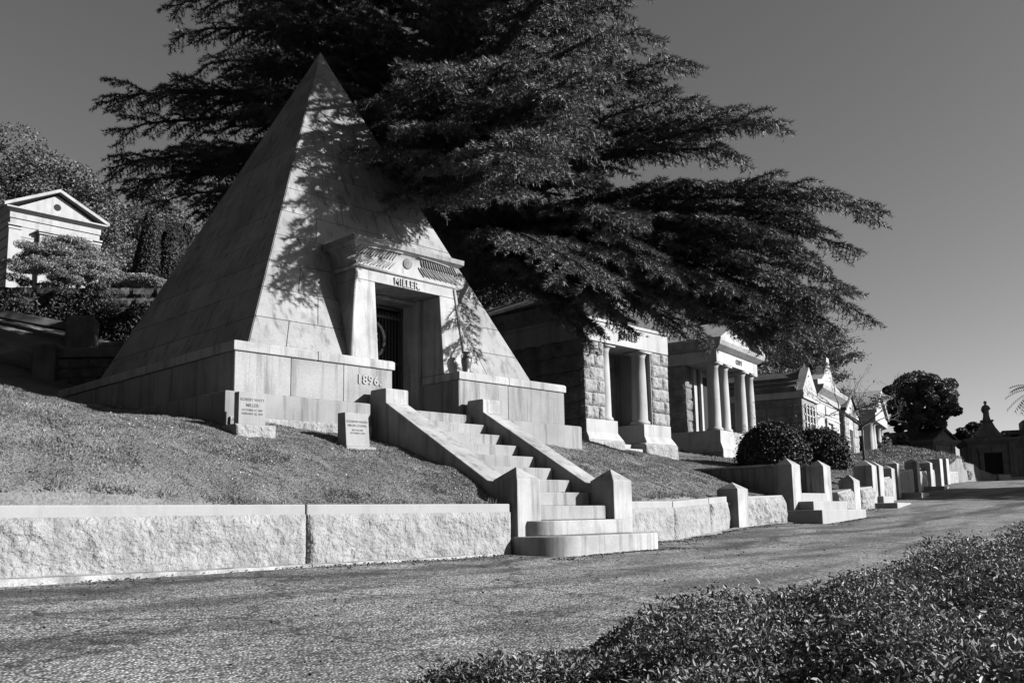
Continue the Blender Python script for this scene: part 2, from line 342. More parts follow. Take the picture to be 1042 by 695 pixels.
# pale gutter strip at the foot of the left wall
g = MB(); n = 90; top = []
xs_ = np.linspace(-6, 6.75, n); wd = np.interp(xs_, [-6, 1, 5, 6.0, 6.75], [.22, .20, .12, .13, .06]) + RNG.normal(0, .006, n); hh = np.interp(xs_, [-6, 2, 3.6, 5, 6.75], [.05, .045, .028, .022, .02]) + RNG.normal(0, .0015, n)
for k in range(n):
    y0 = 6.85 - wd[k]; z0 = road_z(xs_[k], y0); top += [(xs_[k], y0 - .02, z0 - .05), (xs_[k], y0, z0 + hh[k]), (xs_[k], 6.9, z0 + hh[k] + .006)]
g.add(top, [(3 * k + j, 3 * k + 3 + j, 3 * k + 4 + j, 3 * k + 1 + j) for k in range(n - 1) for j in (0, 1)]); g.build('kerb_strip', M['kerb'], kind='structure')
xs_ = np.linspace(9.3, 15.6, 50); g = MB(); top = []
for k, x in enumerate(xs_):
    y1 = float(wall_y(x)); wd = .12 + .05 * sin(x * 5) + .03 * sin(x * 17); top += [(x, y1 - wd, road_z(x, y1 - wd) + .012), (x, y1 + .06, float(wall_z(x)) + .016)]
g.add(top, [(2 * k, 2 * k + 2, 2 * k + 3, 2 * k + 1) for k in range(49)]); g.build('kerb_strip', M['kerb'], kind='structure')
# ------------------------------------------------------------------ the pyramid mausoleum
CX = 8.1
pm = thing('pyramid_mausoleum', 'tall granite pyramid tomb with flared portal and grille door above the big staircase', 'mausoleum', (CX, 9.45, 1.55))
G = M['granite']; GW = M['granite_weathered']
PZ0, PZ1, PX, PY, HX, HY = 2.47, 8.18, 8.12, 12.19, 2.57, 2.36
def pyr_pt(side, u, z, out=0.0):
    k = (PZ1 - z) / (PZ1 - PZ0); hx, hy = HX * k, HY * k
    return {0: (PX - hx + 2 * hx * u, PY - hy, z), 1: (PX + hx, PY - hy + 2 * hy * u, z), 2: (PX + hx - 2 * hx * u, PY + hy, z), 3: (PX - hx, PY + hy - 2 * hy * u, z)}[side]
zc = [2.47, 2.95, 3.40, 3.83, 4.27, 4.70, 5.12, 5.54, 5.97, 6.39, 6.8, 7.2, 7.58, 7.9]
shell = MB(); core = MB()
def cring(z, g=.012): k = (PZ1 - z) / (PZ1 - PZ0); return PX - HX * k + g, PX + HX * k - g, PY - HY * k + g, PY + HY * k - g
A_, B_ = cring(PZ0), cring(3.82); T_ = cring(7.9)
core.loft([(*B_, 3.82), (*T_, 7.9)])
core.loft([(A_[0], 7.3, A_[2], A_[3], PZ0), (B_[0], 7.3, B_[2], B_[3], 3.818)]); core.loft([(8.9, A_[1], A_[2], A_[3], PZ0), (8.9, B_[1], B_[2], B_[3], 3.818)]); core.loft([(7.302, 8.898, 10.95, A_[3], PZ0), (7.302, 8.898, 10.95, B_[3], 3.818)])
rr = random.Random(3)
for side in range(4):
    for i in range(len(zc) - 1):
        z0, z1 = zc[i], zc[i + 1]; k = (PZ1 - (z0 + z1) / 2) / (PZ1 - PZ0); Lr = 2 * (HX if side % 2 == 0 else HY) * k
        cuts = [0]; first = .55 if i % 2 == 0 else .95
        x = min(first + rr.uniform(-.08, .08), Lr * .6)
        while x < Lr - .45: cuts.append(x / Lr); x += rr.uniform(.95, 1.35)
        cuts.append(1)
        prs = list(zip(cuts[:-1], cuts[1:]))
        if side == 0 and i < 3:      # the doorway is cut through the lower courses
            def fx(X): kk = (PZ1 - z0) / (PZ1 - PZ0); return (X - PX + HX * kk) / (2 * HX * kk)
            la, lb = fx(7.3), fx(8.9); prs = [(a, min(b, la)) for a, b in prs if a < la - .02] + [(max(a, lb), b) for a, b in prs if b > lb + .02]
        for a, b in prs:
            shell.panel([pyr_pt(side, a, z0), pyr_pt(side, b, z0), pyr_pt(side, b, z1), pyr_pt(side, a, z1)], .006, .0035, .003)
shell.loft([(PX - .128, PX + .128, PY - .118, PY + .118, 7.903), (PX - .004, PX + .004, PY - .004, PY + .004, 8.185)])
c_ = core.build_each('core', M['dark'], pm); s_ = shell.build('pyramid_shell', GW, pm)
# base courses (two pedestal arms with a gap for the door, joined behind)
YT = 9.45; XL, XR = 5.17, 11.04; GL, GR = 7.53, 8.70; YB = 14.95
def wall_blocks(mb, x0, x1, y, z0, z1, cuts, th=.02):
    cc = [x0] + cuts + [x1]
    for a, b in zip(cc[:-1], cc[1:]): mb.panel([(a, y, z0), (b, y, z0), (b, y, z1), (a, y, z1)], th, .003, .004)
def side_blocks(mb, x, y0, y1, z0, z1, cuts, sgn, th=.02):
    cc = [y0] + cuts + [y1]
    for a, b in zip(cc[:-1], cc[1:]):
        q = [(x, b, z0), (x, a, z0), (x, a, z1), (x, b, z1)] if sgn < 0 else [(x, a, z0), (x, b, z0), (x, b, z1), (x, a, z1)]
        mb.panel(q, th, .003, .004)
i_ = .045
base = MB()
base.box(XL + i_, GL - .03, YT + i_, 11.0, 1.5, 2.36); base.box(GR + .03, XR - i_, YT + i_, 11.0, 1.4, 2.36); base.box(XL + i_, XR - i_, 11.0, YB - i_, 1.4, 2.36)
wall_blocks(base, XL + i_ - .02, GL - .028, YT + i_, 1.5, 2.362, [5.945, 6.719])
wall_blocks(base, GR + .028, XR - i_ + .02, YT + i_, 1.4, 2.362, [9.72])
side_blocks(base, XL + i_, YT + i_ - .02, YB, 1.5, 2.362, [10.6, 12.0, 13.4], -1)
side_blocks(base, GR + .03, YT + i_ - .02, 10.25, 1.4, 2.362, [], -1)
bb = base.build('base_course', GW, pm)
cap = MB()
def cap_run(x0, x1, y0, y1): cap.loft([(x0 + .008, x1 - .008, y0 + .008, y1, 2.362), (x0, x1, y0, y1, 2.37), (x0, x1, y0, y1, 2.468), (x0 + .02, x1 - .02, y0 + .02, y1, 2.486)])
cap_run(XL, 6.313, YT, 11.0); cap_run(6.320, GL, YT, 11.0); cap_run(GR, 9.72, YT, 11.0); cap_run(9.727, XR, YT, 11.0)
cap_run(XL, XR, 11.003, YB)
cap.build_each('base_cap', G, pm, bevel=.006)
foot = MB()
foot.loft([(4.95, 6.95, 9.22, 9.5, 1.2), (4.95, 6.95, 9.22, 9.5, 1.835), (4.97, 6.95, 9.24, 9.5, 1.85)])
foot.loft([(4.95, 5.3, 9.503, 15.2, 1.2), (4.95, 5.3, 9.503, 15.2, 1.835), (4.97, 5.3, 9.503, 15.2, 1.85)])
foot.loft([(9.28, 11.2, 9.28, 9.5, 1.2), (9.28, 11.2, 9.28, 9.5, 1.80), (9.28, 11.18, 9.30, 9.5, 1.815)])
foot.loft([(10.9, 11.2, 9.503, 15.2, 1.2), (10.9, 11.2, 9.503, 15.2, 1.80), (10.9, 11.18, 9.503, 15.2, 1.815)])
foot.build_each('footing', GW, pm, bevel=.006)
rk = MB()
rk.rock([(5.0, 9.2, 1.25), (6.95, 9.2, 1.25), (6.95, 9.2, 1.565), (5.0, 9.2, 1.565)], .03, .03, rough=.9)
rk.build('rough_footing', M['rock_granite'], pm); rk = MB()
rk.rock([(9.3, 9.26, 1.1), (11.18, 9.26, 1.1), (11.18, 9.26, 1.43), (9.3, 9.26, 1.43)], .03, .03, rough=.9)
rk.build('rough_footing', M['rock_granite'], pm)
# date in raised numerals
text('date_numerals', '1896.', .165, (7.115, YT + .028, 2.19), 0, M['letter'], pm, ext=.016, bold=.004, spacing=1.1)

# portal
OL, OR = 7.51, 8.70
def yf(z): return 9.78 + (z - 2.486) * .075
def shaft(mb, xa0, xa1, xb0, xb1, z0, z1, yb):   # bottom x range, top x range, front battered
    rings = []
    for t in (0, .33, .66, 1): rings.append((xa0 + (xb0 - xa0) * t, xa1 + (xb1 - xa1) * t, yf(z0 + (z1 - z0) * t), yb, z0 + (z1 - z0) * t))
    mb.loft(rings)
pl = MB(); shaft(pl, 7.04, OL, 7.20, OL, 2.48, 3.66, 11.2); shaft(pl, OR, 9.16, OR, 9.0, 2.48, 3.66, 11.2)
pl.box(OL - .1, OL, 10.275, 11.2, 1.6, 2.47); pl.box(OR, OR + .1, 10.275, 11.2, 1.6, 2.47)
pl.build_each('portal_jamb', G, pm, bevel=.012)
inner = MB(); inner.box(OL + .001, OL + .03, 10.28, 10.8, 1.8, 3.655); inner.box(OR - .03, OR - .001, 10.28, 10.8, 1.8, 3.655); inner.box(OL + .032, OR - .032, 10.40, 10.8, 3.60, 3.655)
inner.build_each('door_frame', G, pm, bevel=.006)
li = MB(); shaft(li, 7.202, 8.998, 7.225, 8.975, 3.662, 3.83, 11.2); li.build('lintel', G, pm, bevel=.006)
tl = text('name_letters', 'MILLER.', .152, (8.085, yf(3.71) - .004, 3.728), 0, M['letter'], pm, ext=.012, bold=.002, sx=.88, spacing=1.1)
# corner rolls and torus
ro = MB()
for (xa, xb) in ((7.04, 7.20), (9.16, 9.0)):
    ro.tube([(xa, yf(2.49), 2.49), (xb, yf(3.8) + .0, 3.8)], .028, 10)
ro.tube([(7.2, 10.9, 3.845), (7.2, 9.885, 3.845), (9.0, 9.885, 3.845), (9.0, 10.9, 3.845)], .033, 10)
ro.build_each('roll_moulding', G, pm, smooth=True)
# cavetto cornice
cv = MB(); rings = []
x0, x1, y0 = 7.215, 8.985, 9.90
for t in np.linspace(0, 1, 9):
    o = .125 * (1 - math.sqrt(max(0, 1 - t * t))); rings.append((x0 - o, x1 + o, y0 - o, 11.3, 3.87 + .30 * t))
cv.loft(rings); cv.build('cavetto', G, pm, smooth=False)
fi = MB(); fi.loft([(x0 - .13, x1 + .13, y0 - .13, 11.3, 4.173), (x0 - .135, x1 + .135, y0 - .135, 11.3, 4.25)]); fi.build('cornice_fillet', GW, pm, bevel=.008)
# winged disc carved on the cavetto
def cav(x, t, up=.0):     # point on the front cavetto
    o = .125 * (1 - math.sqrt(max(0, 1 - t * t))); return (x, y0 - o - up, 3.87 + .30 * t)
wg = MB()
for sgn in (-1, 1):
    for j in range(15):       # feathers fan outwards from the disc
        a0 = .16 + j * .043; span = .17 + .012 * j
        for row in range(2):
            pts = []; t0, t1 = (.10 + .03 * (j % 2), .5) if row == 0 else (.52, .9)
            t0 = max(.06, t0 - .002 * j) if row == 0 else t0
            for q in np.linspace(0, 1, 6):
                t = t1 + (t0 - t1) * q
                pts.append(cav(CX + sgn * (a0 + span * (.25 + .75 * q) * (1 - .45 * row) + .03 * row), t, .006))
            wg.tube(pts, [.006, .010, .012, .012, .010, .006], 6)
    wg.tube([cav(CX + sgn * (.14 + .62 * q), .93 - .1 * q * q, .008) for q in np.linspace(0, 1, 9)], .014, 6)
wg.build('wing_carving', GW, pm, smooth=True)
ds = MB(); cpt = cav(CX, .55, .0)
vs_ = []; fs_ = []
for i, (rad, dep) in enumerate([(.085, 0), (.085, .008), (.075, .014), (.04, .02), (.005, .022)]):
    for k in range(24): a = 2 * pi * k / 24; p = cav(CX + rad * cos(a), .55 + rad * sin(a) / .33, 0); vs_.append((p[0], min(p[1], cpt[1] + .02) - dep, p[2]))
for i in range(4):
    for k in range(24): a = i * 24 + k; b = i * 24 + (k + 1) % 24; fs_.append((a, b, b + 24, a + 24))
ds.add(vs_, fs_); ds.build('sun_disc', GW, pm, smooth=True)
# door: dark back sheet, bars, rails and wreath
DY = 10.70
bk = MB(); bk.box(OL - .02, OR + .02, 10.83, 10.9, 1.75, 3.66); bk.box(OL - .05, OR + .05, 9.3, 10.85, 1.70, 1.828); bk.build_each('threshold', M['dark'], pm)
dr = MB()
for x in (7.56, 8.08, 8.13, 8.645): dr.box(x - .022, x + .022, DY - .02, DY + .02, 1.85, 3.58)
for z in (1.87, 2.18, 2.72, 3.42, 3.56): dr.box(7.55, 8.66, DY - .016, DY + .024, z - .018, z + .018)
d_ = dr.build('grille_door', M['bronze'], pm)
br = MB()
for x in np.linspace(7.62, 8.59, 17):
    br.tube([(x, DY, 2.19), (x, DY, 3.42)], .009, 5)
    br.lathe((x, DY, 3.42), [(.012, 0), (.022, .03), (.012, .07), (.001, .11)], 6)
br.build('bars', M['bronze'], d_)
lo_ = MB(); lo_.box(7.6, 8.07, DY - .006, DY + .006, 1.89, 2.16); lo_.box(8.14, 8.62, DY - .006, DY + .006, 1.89, 2.16); lo_.build('kick_panel', M['bronze'], d_)
wr = MB(); pts = [(8.1 + .19 * cos(a), DY - .04, 3.05 + .25 * sin(a)) for a in np.linspace(0, 2 * pi, 33)]; wr.tube(pts, .028, 7)
wr.lathe((8.1, DY - .05, 2.99), [(.02, 0), (.05, .04), (.03, .1), (.045, .14), (.01, .2)], 8); wr.build('wreath', M['bronze_bright'], d_, smooth=True)

# vase on the right arm of the base
vz = thing('bronze_vase', 'dark two handled bronze urn standing on the base ledge right of the portal', 'urn', (9.0, 9.62, 2.487))
v_ = MB(); v_.lathe((9.0, 9.62, 2.487), [(.055, 0), (.06, .012), (.045, .03), (.062, .09), (.078, .17), (.08, .215), (.06, .25), (.034, .275), (.034, .295), (.062, .315), (.065, .325), (.03, .326)], 20); v_.build('body', M['vase_bronze'], vz, smooth=True)
for sg in (-1, 1):
    h = MB(); h.tube([(9.0 + sg * (.06 + .045 * sin(t)), 9.62, 2.487 + .20 + .10 * t / pi) for t in np.linspace(0, pi, 9)], .008, 6); h.build('handle', M['vase_bronze'], vz, smooth=True)

# ------------------------------------------------------------------ staircase
PX0, PX1, QX0, QX1 = 7.09, 7.46, 8.78, 9.15
st = thing('staircase', 'eleven pale granite steps rising between sloping parapets to the pyramid tomb', 'staircase', (8.12, 6.28, 0))
r0, ri, tr, Y0 = .179, .165, .301, 6.275
def rounded_slab(mb, x0, x1, y0, y1, z0, z1, rad, n=10):
    pl = [(x0, y1), (x0, y0 + rad)] + [(x0 + rad - rad * cos(a), y0 + rad - rad * sin(a)) for a in np.linspace(0, pi / 2, n)][1:] + [(x1 - rad + rad * sin(a), y0 + rad - rad * cos(a)) for a in np.linspace(0, pi / 2, n)] + [(x1, y1)]
    mb.poly([(x, y, z0) for x, y in pl], (0, 0, z1 - z0))
for i in range(11):
    y = Y0 + i * tr; z1 = r0 + i * ri; z0 = z1 - ri - (.25 if i == 0 else .0) + .002; s = MB()
    if i == 0: rounded_slab(s, 7.06, 9.24, y, 7.3, z0, z1, .48, 40)
    elif i == 1: rounded_slab(s, 7.22, 9.02, y, 7.4, z0, z1, .3, 30)
    else:
        xe = 8.71 if i == 2 else QX0 - .004
        s.box(PX1 + .004, xe, y, (9.62 if i == 10 else y + tr + .14), z0, z1)
    s.build('step', G if i < 2 else GW, st, bevel=.012)
def pier(name, x0, y0, w, z0, zt, parent, m=G, apex=.14, **k):
    p = MB(); p.loft([(x0, x0 + w, y0, y0 + w, z0), (x0, x0 + w, y0, y0 + w, zt - .012), (x0 + .004, x0 + w - .004, y0 + .004, y0 + w - .004, zt), (x0 + w / 2 - .006, x0 + w / 2 + .006, y0 + w / 2 - .006, y0 + w / 2 + .006, zt + apex)])
    return p.build(name, m, parent, bevel=.01, **k)
pier('pier', PX0, 6.8, .372, -.3, .80, st); pier('pier', QX0 - .0, 6.8, .365, -.3, .815, st)
for (xa, xb) in ((PX0, PX1), (QX0 + .03, QX1)):
    p = MB()
    prof = [(7.173, -.2), (7.173, .752), (9.085, 1.86), (9.085, 2.035), (9.10, 2.05), (9.40, 2.05), (9.43, 1.95), (9.449, 1.86), (9.449, 1.0), (8.2, .4), (7.6, -.2)]
    p.poly([(xa, y, z) for y, z in prof], (xb - xa, 0, 0)); p.build('parapet', G, st, bevel=.014)

# ------------------------------------------------------------------ street walls
RG = M['rock_granite']
def wall_run(name, a, b, za, zb, h, label, group, cuts=(), thick=.22, cell=.018, bulge=.045, margin=.085, round_end=False):
    """rock faced kerb wall from plan point a to b (front face), za/zb its foot"""
    a = np.array(a, float); b = np.array(b, float); u = (b - a) / np.linalg.norm(b - a); nrm = np.array([u[1], -u[0]])   # towards the road
    L = np.linalg.norm(b - a); t = thing(name, label, 'wall', (a[0], a[1], za), 0, group)
    cc = [0] + list(cuts) + [L]
    for c0, c1 in zip(cc[:-1], cc[1:]):
        c1_ = c1 - .012
        def P(s, z, off=0): q = a + u * s + nrm * off; return (q[0], q[1], z)
        f0 = za + (zb - za) * c0 / L; f1 = za + (zb - za) * c1_ / L; blk = MB()
        # core
        vs = [P(c0, f0 - .3), P(c1_, f1 - .3), P(c1_, f1 - .3, -thick), P(c0, f0 - .3, -thick), P(c0, f0 + h), P(c1_, f1 + h), P(c1_, f1 + h, -thick), P(c0, f0 + h, -thick)]
        blk.add(vs, [(3, 2, 1, 0), (4, 5, 6, 7), (0, 1, 5, 4), (1, 2, 6, 5), (2, 3, 7, 6), (3, 0, 4, 7)])
        o = blk.build('block', M['granite_clean'], t, bevel=.012)
        r = MB(); nseg = max(1, int((c1_ - c0) / 3)); e = np.linspace(c0, c1_, 2)
        zA0, zA1 = f0 - .06, f1 - .06; zB0, zB1 = f0 + h - margin, f1 + h - margin
        r.rock([P(c0, zA0, .004), P(c1_, zA1, .004), P(c1_, zB1, .004), P(c0, zB0, .004)], bulge, cell, gap=.004, rough=.75); r.build('rough_face', RG, t)
    return t
GRP = 'low rock faced granite walls along the road'
wall_run('retaining_wall', (-4.5, 6.87), (7.055, 6.87), .0, .0, .532, 'long low pale granite wall left of the big staircase, lawn behind', GRP, [8.99])
wall_run('retaining_wall', (9.17, 6.95), (10.5, 7.12), .03, .04, .53, 'first low granite wall block right of the big staircase pier', GRP)
wall_run('retaining_wall', (10.51, 7.125), (12.75, 7.62), .04, .13, .525, 'low granite wall ending at the small pointed pier between the two staircases', GRP, [1.45])
wall_run('retaining_wall', (13.5, 7.78), (15.35, 8.02), .16, .2, .50, 'bulging rock faced block between the small pointed pier and the second staircase', GRP, bulge=.10, margin=.03, thick=.45)
spm = thing('small_pier', 'short pointed granite pier standing between the two stairs in the wall line', 'pier', (13.05, 7.6, .1), .06, 'pointed granite piers along the road')
def lpier(t, w, h, apex, z0=-.3, m=G):
    p = MB(); p.loft([(0, w, 0, w, z0), (0, w, 0, w, h - .012), (.004, w - .004, .004, w - .004, h), (w / 2 - .006, w / 2 + .006, w / 2 - .006, w / 2 + .006, h + apex)]); return p.build('shaft', m, t, bevel=.012, local=True)
lpier(spm, .37, .68, .11)
# second staircase with two piers
s2 = thing('small_staircase', 'short flight of three granite steps between two pointed piers beside round bushes', 'staircase', (15.75, 7.48, .2))
for i, (xa, xb, y, z0, z1) in enumerate([(15.72, 17.62, 7.46, -.1, .42), (16.1, 17.55, 7.80, .3, .585), (16.3, 17.45, 8.15, .5, .75)]):
    s = MB(); s.box(xa, xb, y, 9.2, z0, z1); s.build('step', M['granite_clean'], s2, bevel=.015)
for (x, y, z, h, lab) in ((15.9, 8.09, .3, 1.1, 'tall pointed granite pier on the left of the three step flight'), (17.64, 8.29, .35, 1.08, 'tall pointed granite pier on the right of the three step flight')):
    t = thing('gate_pier', lab, 'pier', (x, y, z), .05, 'pointed granite piers along the road'); lpier(t, .37, h - .12, .13)
sw = thing('side_wall', 'dark smooth flank wall running back into the lawn behind the three step flight', 'wall', (15.9, 8.4, .3))
s = MB(); s.poly([(15.92, 8.47, .1), (15.92, 8.47, 1.25), (15.92, 10.4, 1.25), (15.92, 10.4, .1)], (.22, 0, 0)); s.build('wall_slab', GW, sw, bevel=.01)
s = MB(); s.box(15.9, 16.16, 8.47, 10.42, 1.253, 1.30); s.build('coping', G, sw, bevel=.008)
sw = thing('side_wall', 'dark flank wall running back from the right pier of the three step flight', 'wall', (17.9, 8.7, .3))
s = MB(); s.box(17.78, 18.0, 8.67, 10.9, .1, 1.3); s.build('wall_slab', GW, sw, bevel=.01)
s = MB(); s.box(17.76, 18.02, 8.67, 10.92, 1.303, 1.35); s.build('coping', G, sw, bevel=.008)
wall_run('retaining_wall', (18.15, 8.25), (19.0, 8.33), .28, .36, .50, 'rough block right of the three step flight before a small pier', GRP, bulge=.1, margin=.03, thick=.45, cell=.03)
# the line of piers, blocks and little steps receding along the road
def road_pier(x, y, z, w, h, apex, lab, rz=.15):
    t = thing('wall_pier', lab, 'pier', (x, y, z), rz, 'pointed granite piers along the road'); lpier(t, w, h, apex); return t
road_pier(19.07, 8.30, .36, .34, .68, .13, 'small pointed pier just past the three step flight', .05)
wall_run('retaining_wall', (19.5, 8.36), (20.55, 8.52), .38, .44, .50, 'small rounded rough block between the small pier and a dark tall pier', GRP, bulge=.1, margin=.03, thick=.45, cell=.03)
road_pier(20.71, 8.57, .42, .42, 1.0, .14, 'dark tall square pier, first of the next pair along the road')
road_pier(22.05, 8.95, .5, .42, .97, .14, 'second of the tall pair of piers past the small rounded block')
s3 = thing('low_steps', 'two low granite steps between the tall dark pair of piers', 'steps', (20.9, 8.1, .4), .2)
for (a, b, y, z) in ((-.1, 1.7, 0, .16), (.25, 1.5, .35, .32)): q = MB(); q.box(a, b, y, 1.6, -.3, z); q.build('step', M['granite_clean'], s3, bevel=.015, local=True)
wall_run('retaining_wall', (22.6, 9.1), (23.7, 9.35), .56, .64, .62, 'rough wall block past the tall dark pair of piers', GRP, bulge=.08, margin=.03, thick=.45, cell=.035)
road_pier(23.75, 9.32, .62, .36, .85, .1, 'flat shouldered pier with bright right side half way along the wall')
road_pier(25.0, 9.65, .7, .36, .95, .1, 'pier beside the bright white wall stretch')
wall_run('retaining_wall', (25.6, 9.8), (28.2, 10.42), .74, .9, .72, 'bright smooth white wall stretch past the middle piers', GRP, [1.3], bulge=.02, margin=.05, thick=.4, cell=.06)
s3 = thing('low_steps', 'dark low step block in front of the bright white wall stretch', 'steps', (25.4, 9.2, .68), .22)
q = MB(); q.box(0, 1.5, 0, .8, -.3, .18); q.build('step', G, s3, bevel=.015, local=True)
road_pier(28.5, 10.4, .9, .36, .95, .1, 'slim pier at the far end of the white wall stretch')
wall_run('retaining_wall', (29.1, 10.62), (31.2, 11.1), .95, 1.05, .62, 'pale wall stretch beyond the slim pier', GRP, bulge=.02, margin=.05, thick=.4, cell=.06)
road_pier(31.6, 11.1, 1.05, .36, .9, .1, 'slim pier before the distant dark steps')
s3 = thing('low_steps', 'distant dark steps between slim piers where the road levels', 'steps', (30.4, 10.3, .95), .22)
q = MB(); q.box(0, 1.2, 0, .8, -.3, .18); q.build('step', G, s3, bevel=.015, local=True)
wall_run('retaining_wall', (32.2, 11.35), (33.6, 11.68), 1.1, 1.2, .6, 'short pale wall before the farthest tall piers', GRP, bulge=.02, margin=.05, thick=.4, cell=.08)
road_pier(34.0, 11.6, 1.2, .5, 1.0, .02, 'left one of the farthest tall flat topped pair of pillars')
road_pier(36.0, 12.05, 1.3, .5, 1.0, .02, 'right one of the farthest tall flat topped pair of pillars')
wall_run('retaining_wall', (37.4, 12.55), (41.5, 13.45), 1.36, 1.5, .5, 'bright wall at the far end of the road line', GRP, bulge=.02, margin=.05, thick=.4, cell=.1)

# ------------------------------------------------------------------ headstones
def headstone(name, lab, x, y, z, wdt, h, d, lines, slant, rz=0, ped=.03, rough_base=True):
    t = thing(name, lab, 'headstone', (x, y, z), rz, None)
    b = MB(); b.poly([(0, 0, 0), (0, slant, h), (0, slant + d, h), (0, d + slant, 0)], (wdt, 0, 0)); b.build('stone', M['headstone'], t, bevel=.005, local=True)
    q = MB()
    if rough_base:
        q.loft([(-.07, wdt + .09, -.06, d + .12, -.25), (-.07, wdt + .09, -.06, d + .12, -.005)]); qq = MB(); qq.rock([(-.07, -.062, -.2), (wdt + .09, -.062, -.2), (wdt + .09, -.062, -.006), (-.07, -.062, -.006)], .03, .018, rough=.9); qq.build('rough_plinth_face', RG, t, local=True)
    else: q.loft([(-.03, wdt + .05, -.05, d + .08, -.15), (-.03, wdt + .05, -.05, d + .08, -.004)])
    q.build('plinth', M['headstone'], t, bevel=.006, local=True)
    til = pi / 2 - math.atan2(slant, h)
    for (s, sz, zz) in lines:
        text('inscription', s, sz, (wdt / 2, slant * zz / h - .0012, zz), 0, M['letter_dark'], t, ext=.0015, bold=.0004, tilt=til, local=True)
headstone('headstone', 'small upright grave marker on a rough plinth at the left corner of the pyramid base', 4.885, 8.80, 1.43, .325, .35, .10,
          [('ROBERT WATT', .042, .268), ('MILLER', .050, .208), ('OCTOBER 17, 1899', .030, .155), ('FEBRUARY 20, 1970', .030, .115)], .0)
headstone('headstone', 'small leaning grave marker on a flat plinth just left of the staircase parapet', 6.0, 8.40, 1.215, .325, .385, .14,
          [('ELEANOR HAGEN', .036, .283), ('MILLER COOPER', .036, .237), ('JULY 30, 1902', .026, .185), ('OCTOBER 9, 1992', .026, .150)], .035, rough_base=False)

# ------------------------------------------------------------------ the other mausolea
PS = M['pale_stone']; DS = M['dark_sandstone']; RS = M['roof_stone']; FS = M['far_stone']
def rock_wall(mb, p0, p1, z0, z1, rows, bl, bulge=.04, cell=.045, seed=1):
    """courses of rock faced blocks from plan point p0 to p1 (outward normal to the right of p0->p1)"""
    rg = np.random.default_rng(seed); p0 = np.array(p0, float); p1 = np.array(p1, float); L = np.linalg.norm(p1 - p0); u = (p1 - p0) / L
    zz = np.linspace(z0, z1, rows + 1)
    for i in range(rows):
        cuts = [0]; x = bl * (.55 if i % 2 else 1.0) * rg.uniform(.85, 1.15)
        while x < L - .25 * bl: cuts.append(x); x += bl * rg.uniform(.8, 1.25)
        cuts.append(L)
        for a, b in zip(cuts[:-1], cuts[1:]):
            A = p0 + u * a; B = p0 + u * b
            mb.rock([(A[0], A[1], zz[i]), (B[0], B[1], zz[i]), (B[0], B[1], zz[i + 1]), (A[0], A[1], zz[i + 1])], bulge, cell, rough=.7, rng=rg)
def gable(mb, x0, x1, y0, y1, ze, za, th=0):      # solid prism with ridge along y
    xm = (x0 + x1) / 2; mb.poly([(x0, y0, ze), (x1, y0, ze), (xm, y0, za)], (0, y1 - y0, 0))
def roof_slabs(mb, x0, x1, y0, y1, ze, za, th=.1, over=.12):
    xm = (x0 + x1) / 2; s = (za - ze) / (xm - x0)
    for sg in (-1, 1):
        e = xm + sg * ((x1 - x0) / 2 + over); zeb = ze - s * over
        pts = [(xm, y0 - over, za), (e, y0 - over, zeb), (e, y0 - over, zeb + th), (xm, y0 - over, za + th)]
        if sg > 0: pts = pts[::-1]
        mb.poly(pts, (0, y1 - y0 + over, 0))
def column(parent, x, y, z0, z1, r, name='column'):
    c = MB(); H_ = z1 - z0
    c.lathe((x, y, z0), [(r * 1.28, 0), (r * 1.28, .06), (r * 1.12, .09), (r * 1.02, .12), (r, .3 * H_), (r * .93, .7 * H_), (r * .86, H_ - .16), (r * .95, H_ - .15), (r * .9, H_ - .12), (r * 1.2, H_ - .06), (r * 1.25, H_ - .055)], 22)
    c.box(x - r * 1.3, x + r * 1.3, y - r * 1.3, y + r * 1.3, z1 - .054, z1); return c.build(name, PS, parent, smooth=False, local=True)
def smooth_cols(p):
    for o in p.children:
        if o.name.startswith('column'):
            me = o.data; me.polygons.foreach_set('use_smooth', [len(q.vertices) == 4 and abs(q.normal.z) < .9 and q.area < .2 for q in me.polygons])

# M2: rock faced tomb with two columns
m = thing('columned_mausoleum', 'rock faced tomb with two round columns just right of the pyramid under cedar boughs', 'mausoleum', (15.5, 12.7, 0), 0)
zb = 1.3; W2 = 3.28; D2 = 5.0
def B(mb, *a): return mb.box(*a)
q = MB()
for (xa, xb, f0, f1) in ((0, 1.14, .02, .12), (2.16, W2, .12, .1)):
    q.loft([(xa - (.05 if xa == 0 else .12), xb + .10, -.10, 1.1, 1.2), (xa - (.05 if xa == 0 else .12), xb + .10, -.10, 1.1, 2.06)])
    q.loft([(xa - (.05 if xa == 0 else .12), xb + .10, -.10, 1.1, 2.063), (xa - .02, xb + .08, -.08, 1.1, 2.1), (xa, xb, 0, 1.1, 2.25), (xa, xb, 0, 1.1, 2.54)])
q.box(0, W2, 1.103, D2, 1.2, 2.54); q.build_each('plinth', PS, m, bevel=.01, local=True)
q = MB(); q.rock([(-.06, -.11, 1.3), (1.24, -.11, 1.3), (1.24, -.11, 2.05), (-.06, -.11, 2.05)], .04, .03, rough=.8); q.build('rough_plinth_face', RG, m, local=True); q = MB(); q.rock([(2.04, -.11, 1.3), (W2 + .1, -.11, 1.3), (W2 + .1, -.11, 2.05), (2.04, -.11, 2.05)], .06, .03, rough=.8)
q.build('rough_plinth_face', RG, m, local=True)
q = MB(); q.box(.02, .72, .04, 1.1, 2.542, 4.33); q.box(2.56, W2 - .02, .04, 1.1, 2.542, 4.33); q.box(.02, W2 - .02, 1.1, D2, 2.542, 4.33)
q.build_each('wall_core', PS, m, local=True)
